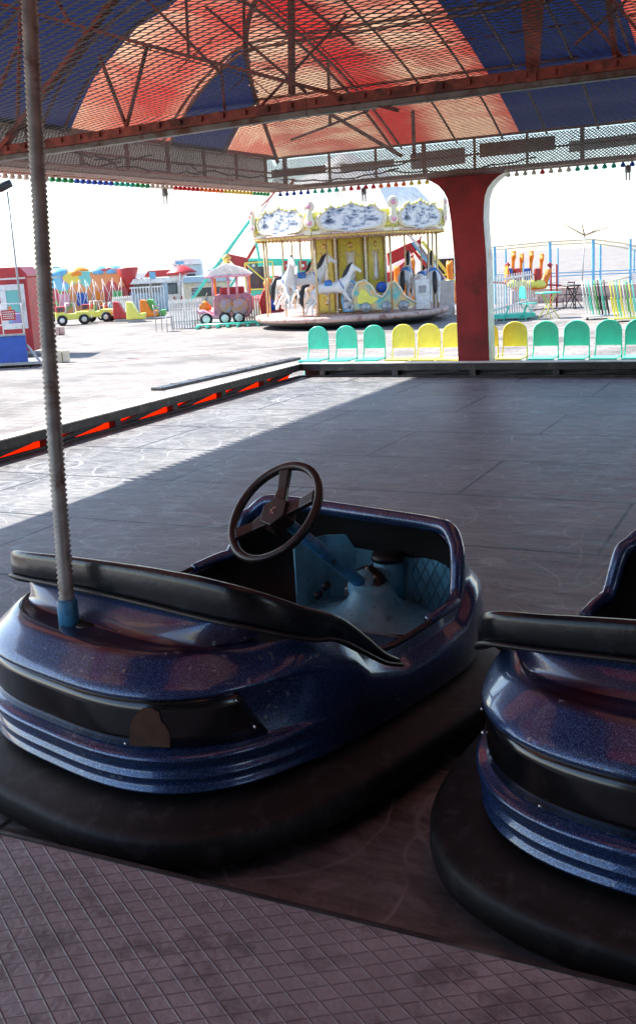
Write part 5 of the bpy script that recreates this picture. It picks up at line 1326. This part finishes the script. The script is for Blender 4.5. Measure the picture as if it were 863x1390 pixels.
giraffe('orange giraffe figure hugging the left side of the red pillar', Fr(612, 424), 1.75, -.4)
# swing seat of the second part of the ride
f = Fr(712, 420)
t = f.thing('giraffe_ride', 'orange swing ride gondola with giraffe heads right of the pillar', 'swing ride')
P = f.p
b = MB(); b.prism([(P(x, y).x, P(x, y).z) for x, y in [(688, 372), (692, 384), (735, 384), (740, 366), (744, 366), (738, 392), (700, 396), (684, 386), (684, 360)]], -.25, .3); b.build('gondola', 'orange', t, bevel=.04)
b = MB()
for px in (692, 704, 716, 728): q = P(px, 386); b.lathe([(.02, -.12), (.16, -.1), (.2, 0), (.12, .12), (.02, .14)], 12, (q.x, -.3, q.z))
b.build('gondola_bosses', 'yellow', t)
for i, px in enumerate((694, 705, 718, 732)):
    top_ = 352 if i % 2 else 348; q0 = P(px, 380); q1 = P(px, 358); q2 = P(px, top_)
    hd = skin('giraffe_head', [(q0.x, .1, q0.z, .07), (q1.x, .08, q1.z, .06), (q2.x, .04, q2.z, .09), (q2.x, -.12, q2.z-.03, .05), (q2.x-.06, .05, q2.z+.16, .015), (q2.x+.06, .05, q2.z+.16, .015)], [(0, 1), (1, 2), (2, 3), (2, 4), (2, 5)], 'orange', t, 1)
    b = MB(); q = P(px-5, 374); b.box((q.x, 0, q.z), (.2, .2, .42)); b.build('seat_back', 'blue' if i % 2 == 0 else 'red', t, bevel=.03)
for px, c in ((686, 'red'), (743, 'red')): q = P(px, 361); MB().lathe([(.001, -.1), (.1, 0), (.001, .1)], 8, (q.x, 0, q.z)).build('glove', c, t)
A = P(664, 384); B_ = P(760, 388); MB().bar(A, B_, .06).build('rail', 'red', t)
for px in (664, 748, 756): q = P(px, 360 if px > 700 else 385); MB().bar((q.x, .4, 0), (q.x, .4, q.z), .05).build('post', 'red', t)

# --- blue roller-coaster frame
f = Fr(760, 408)
t = f.thing('coaster_frame', 'light blue steel posts carrying a pale yellow ride track', 'ride frame')
P = f.p
for px, y0, w in ((668, 336, .09), (683, 340, .06), (742, 331, .10), (753, 338, .05), (800, 328, .10), (810, 334, .07), (850, 326, .08), (856, 340, .05), (707, 345, .04)):
    a = P(px, y0); bb = P(px, 408); MB().bar((a.x, 0, a.z), (a.x, 0, -0.0), w).build('post', 'lblue', t)
b = MB(); pts = [(664, 337), (700, 334), (742, 330), (800, 327), (840, 332), (880, 341)]
b.tube([tuple(P(x, y)) for x, y in pts], .04, 6); b.tube([tuple(P(x, y+4, .5)) for x, y in pts], .04, 6); b.build('track', 'cream', t)
b = MB(); b.tube([tuple(P(x, y)) for x, y in ((735, 392), (770, 390), (810, 386), (870, 372))], .035, 6); b.build('low_track', 'cream', t)
b = MB()
for z in (372, 376): b.bar(P(742, z), P(880, z-6), .04)
b.bar(P(668, 374), P(742, 372), .03); b.bar(P(820, 402), P(856, 380), .08); b.build('brace', 'lblue', t)
b = MB(); b.box(tuple(P(861, 382)), (.35, .1, .6)); b.build('panel', 'white', t)
f = Fr(788, 410); t = f.thing('spinner_mast', 'thin mast with drooping arms far behind the blue posts', 'mast'); P = f.p
b = MB(); b.tube([(0, 0, 0), tuple(P(788, 322))], .02, 6); b.build('pole', 'grey', t)
for (c) in ((757, 306), (822, 310), (781, 300), (806, 313)): MB().tube([tuple(P(788, 322)), tuple(P(*c))], [.03, .015], 6).build('arm', 'palesteel', t)
# horizon strips: low far kiosks to close the view on both sides
f = Fr(860, 404); t = f.thing('stone_wall', 'low far stone wall below the blue posts on the right', 'wall'); b = MB(); b.box((0, 0, .25), (9, .5, .5)); b.build('wall', 'soffit', t)

# ------------------------------------------------------------------ light
w = bpy.data.worlds.new('World'); scene.world = w; w.use_nodes = True
N = w.node_tree.nodes; L = w.node_tree.links
sky = N.new('ShaderNodeTexSky'); sky.sky_type = 'NISHITA'; sky.sun_disc = False
SV = Vector((-2.40, .22, 2.68)).normalized()      # towards the sun
el_ = math.asin(SV.z); az = math.atan2(SV.x, SV.y)
sky.sun_elevation = el_; sky.sun_rotation = az; sky.air_density = 1.; sky.dust_density = .6; sky.ozone_density = 1.
L.new(sky.outputs[0], N['Background'].inputs[0]); N['Background'].inputs[1].default_value = .135
ld = bpy.data.lights.new('sun', 'SUN'); ld.energy = 5.; ld.angle = math.radians(.53); ld.color = (1, .955, .89)
lo = bpy.data.objects.new('sun', ld); C.objects.link(lo); lo.rotation_euler = SV.to_track_quat('Z', 'Y').to_euler()

cam = bpy.data.cameras.new('camera'); co = bpy.data.objects.new('camera', cam); C.objects.link(co)
co.matrix_world = Matrix.Translation((0, 0, H)) @ Matrix((cright, cup, -fw)).transposed().to_4x4()
cam.sensor_fit = 'VERTICAL'; cam.sensor_height = 24; cam.lens = 24*F/1390.
cam.shift_y = -(695-PY)/1390.; cam.clip_end = 3000; cam.clip_start = .05
scene.camera = co
vs_ = scene.view_settings; vs_.view_transform = 'Standard'; vs_.look = 'None'; vs_.exposure = 1.5; vs_.gamma = 1; vs_.use_curve_mapping = False
scene.cycles.max_bounces = 8; scene.cycles.transparent_max_bounces = 12; scene.cycles.use_denoising = True
scene.cycles.caustics_reflective = False; scene.cycles.caustics_refractive = False
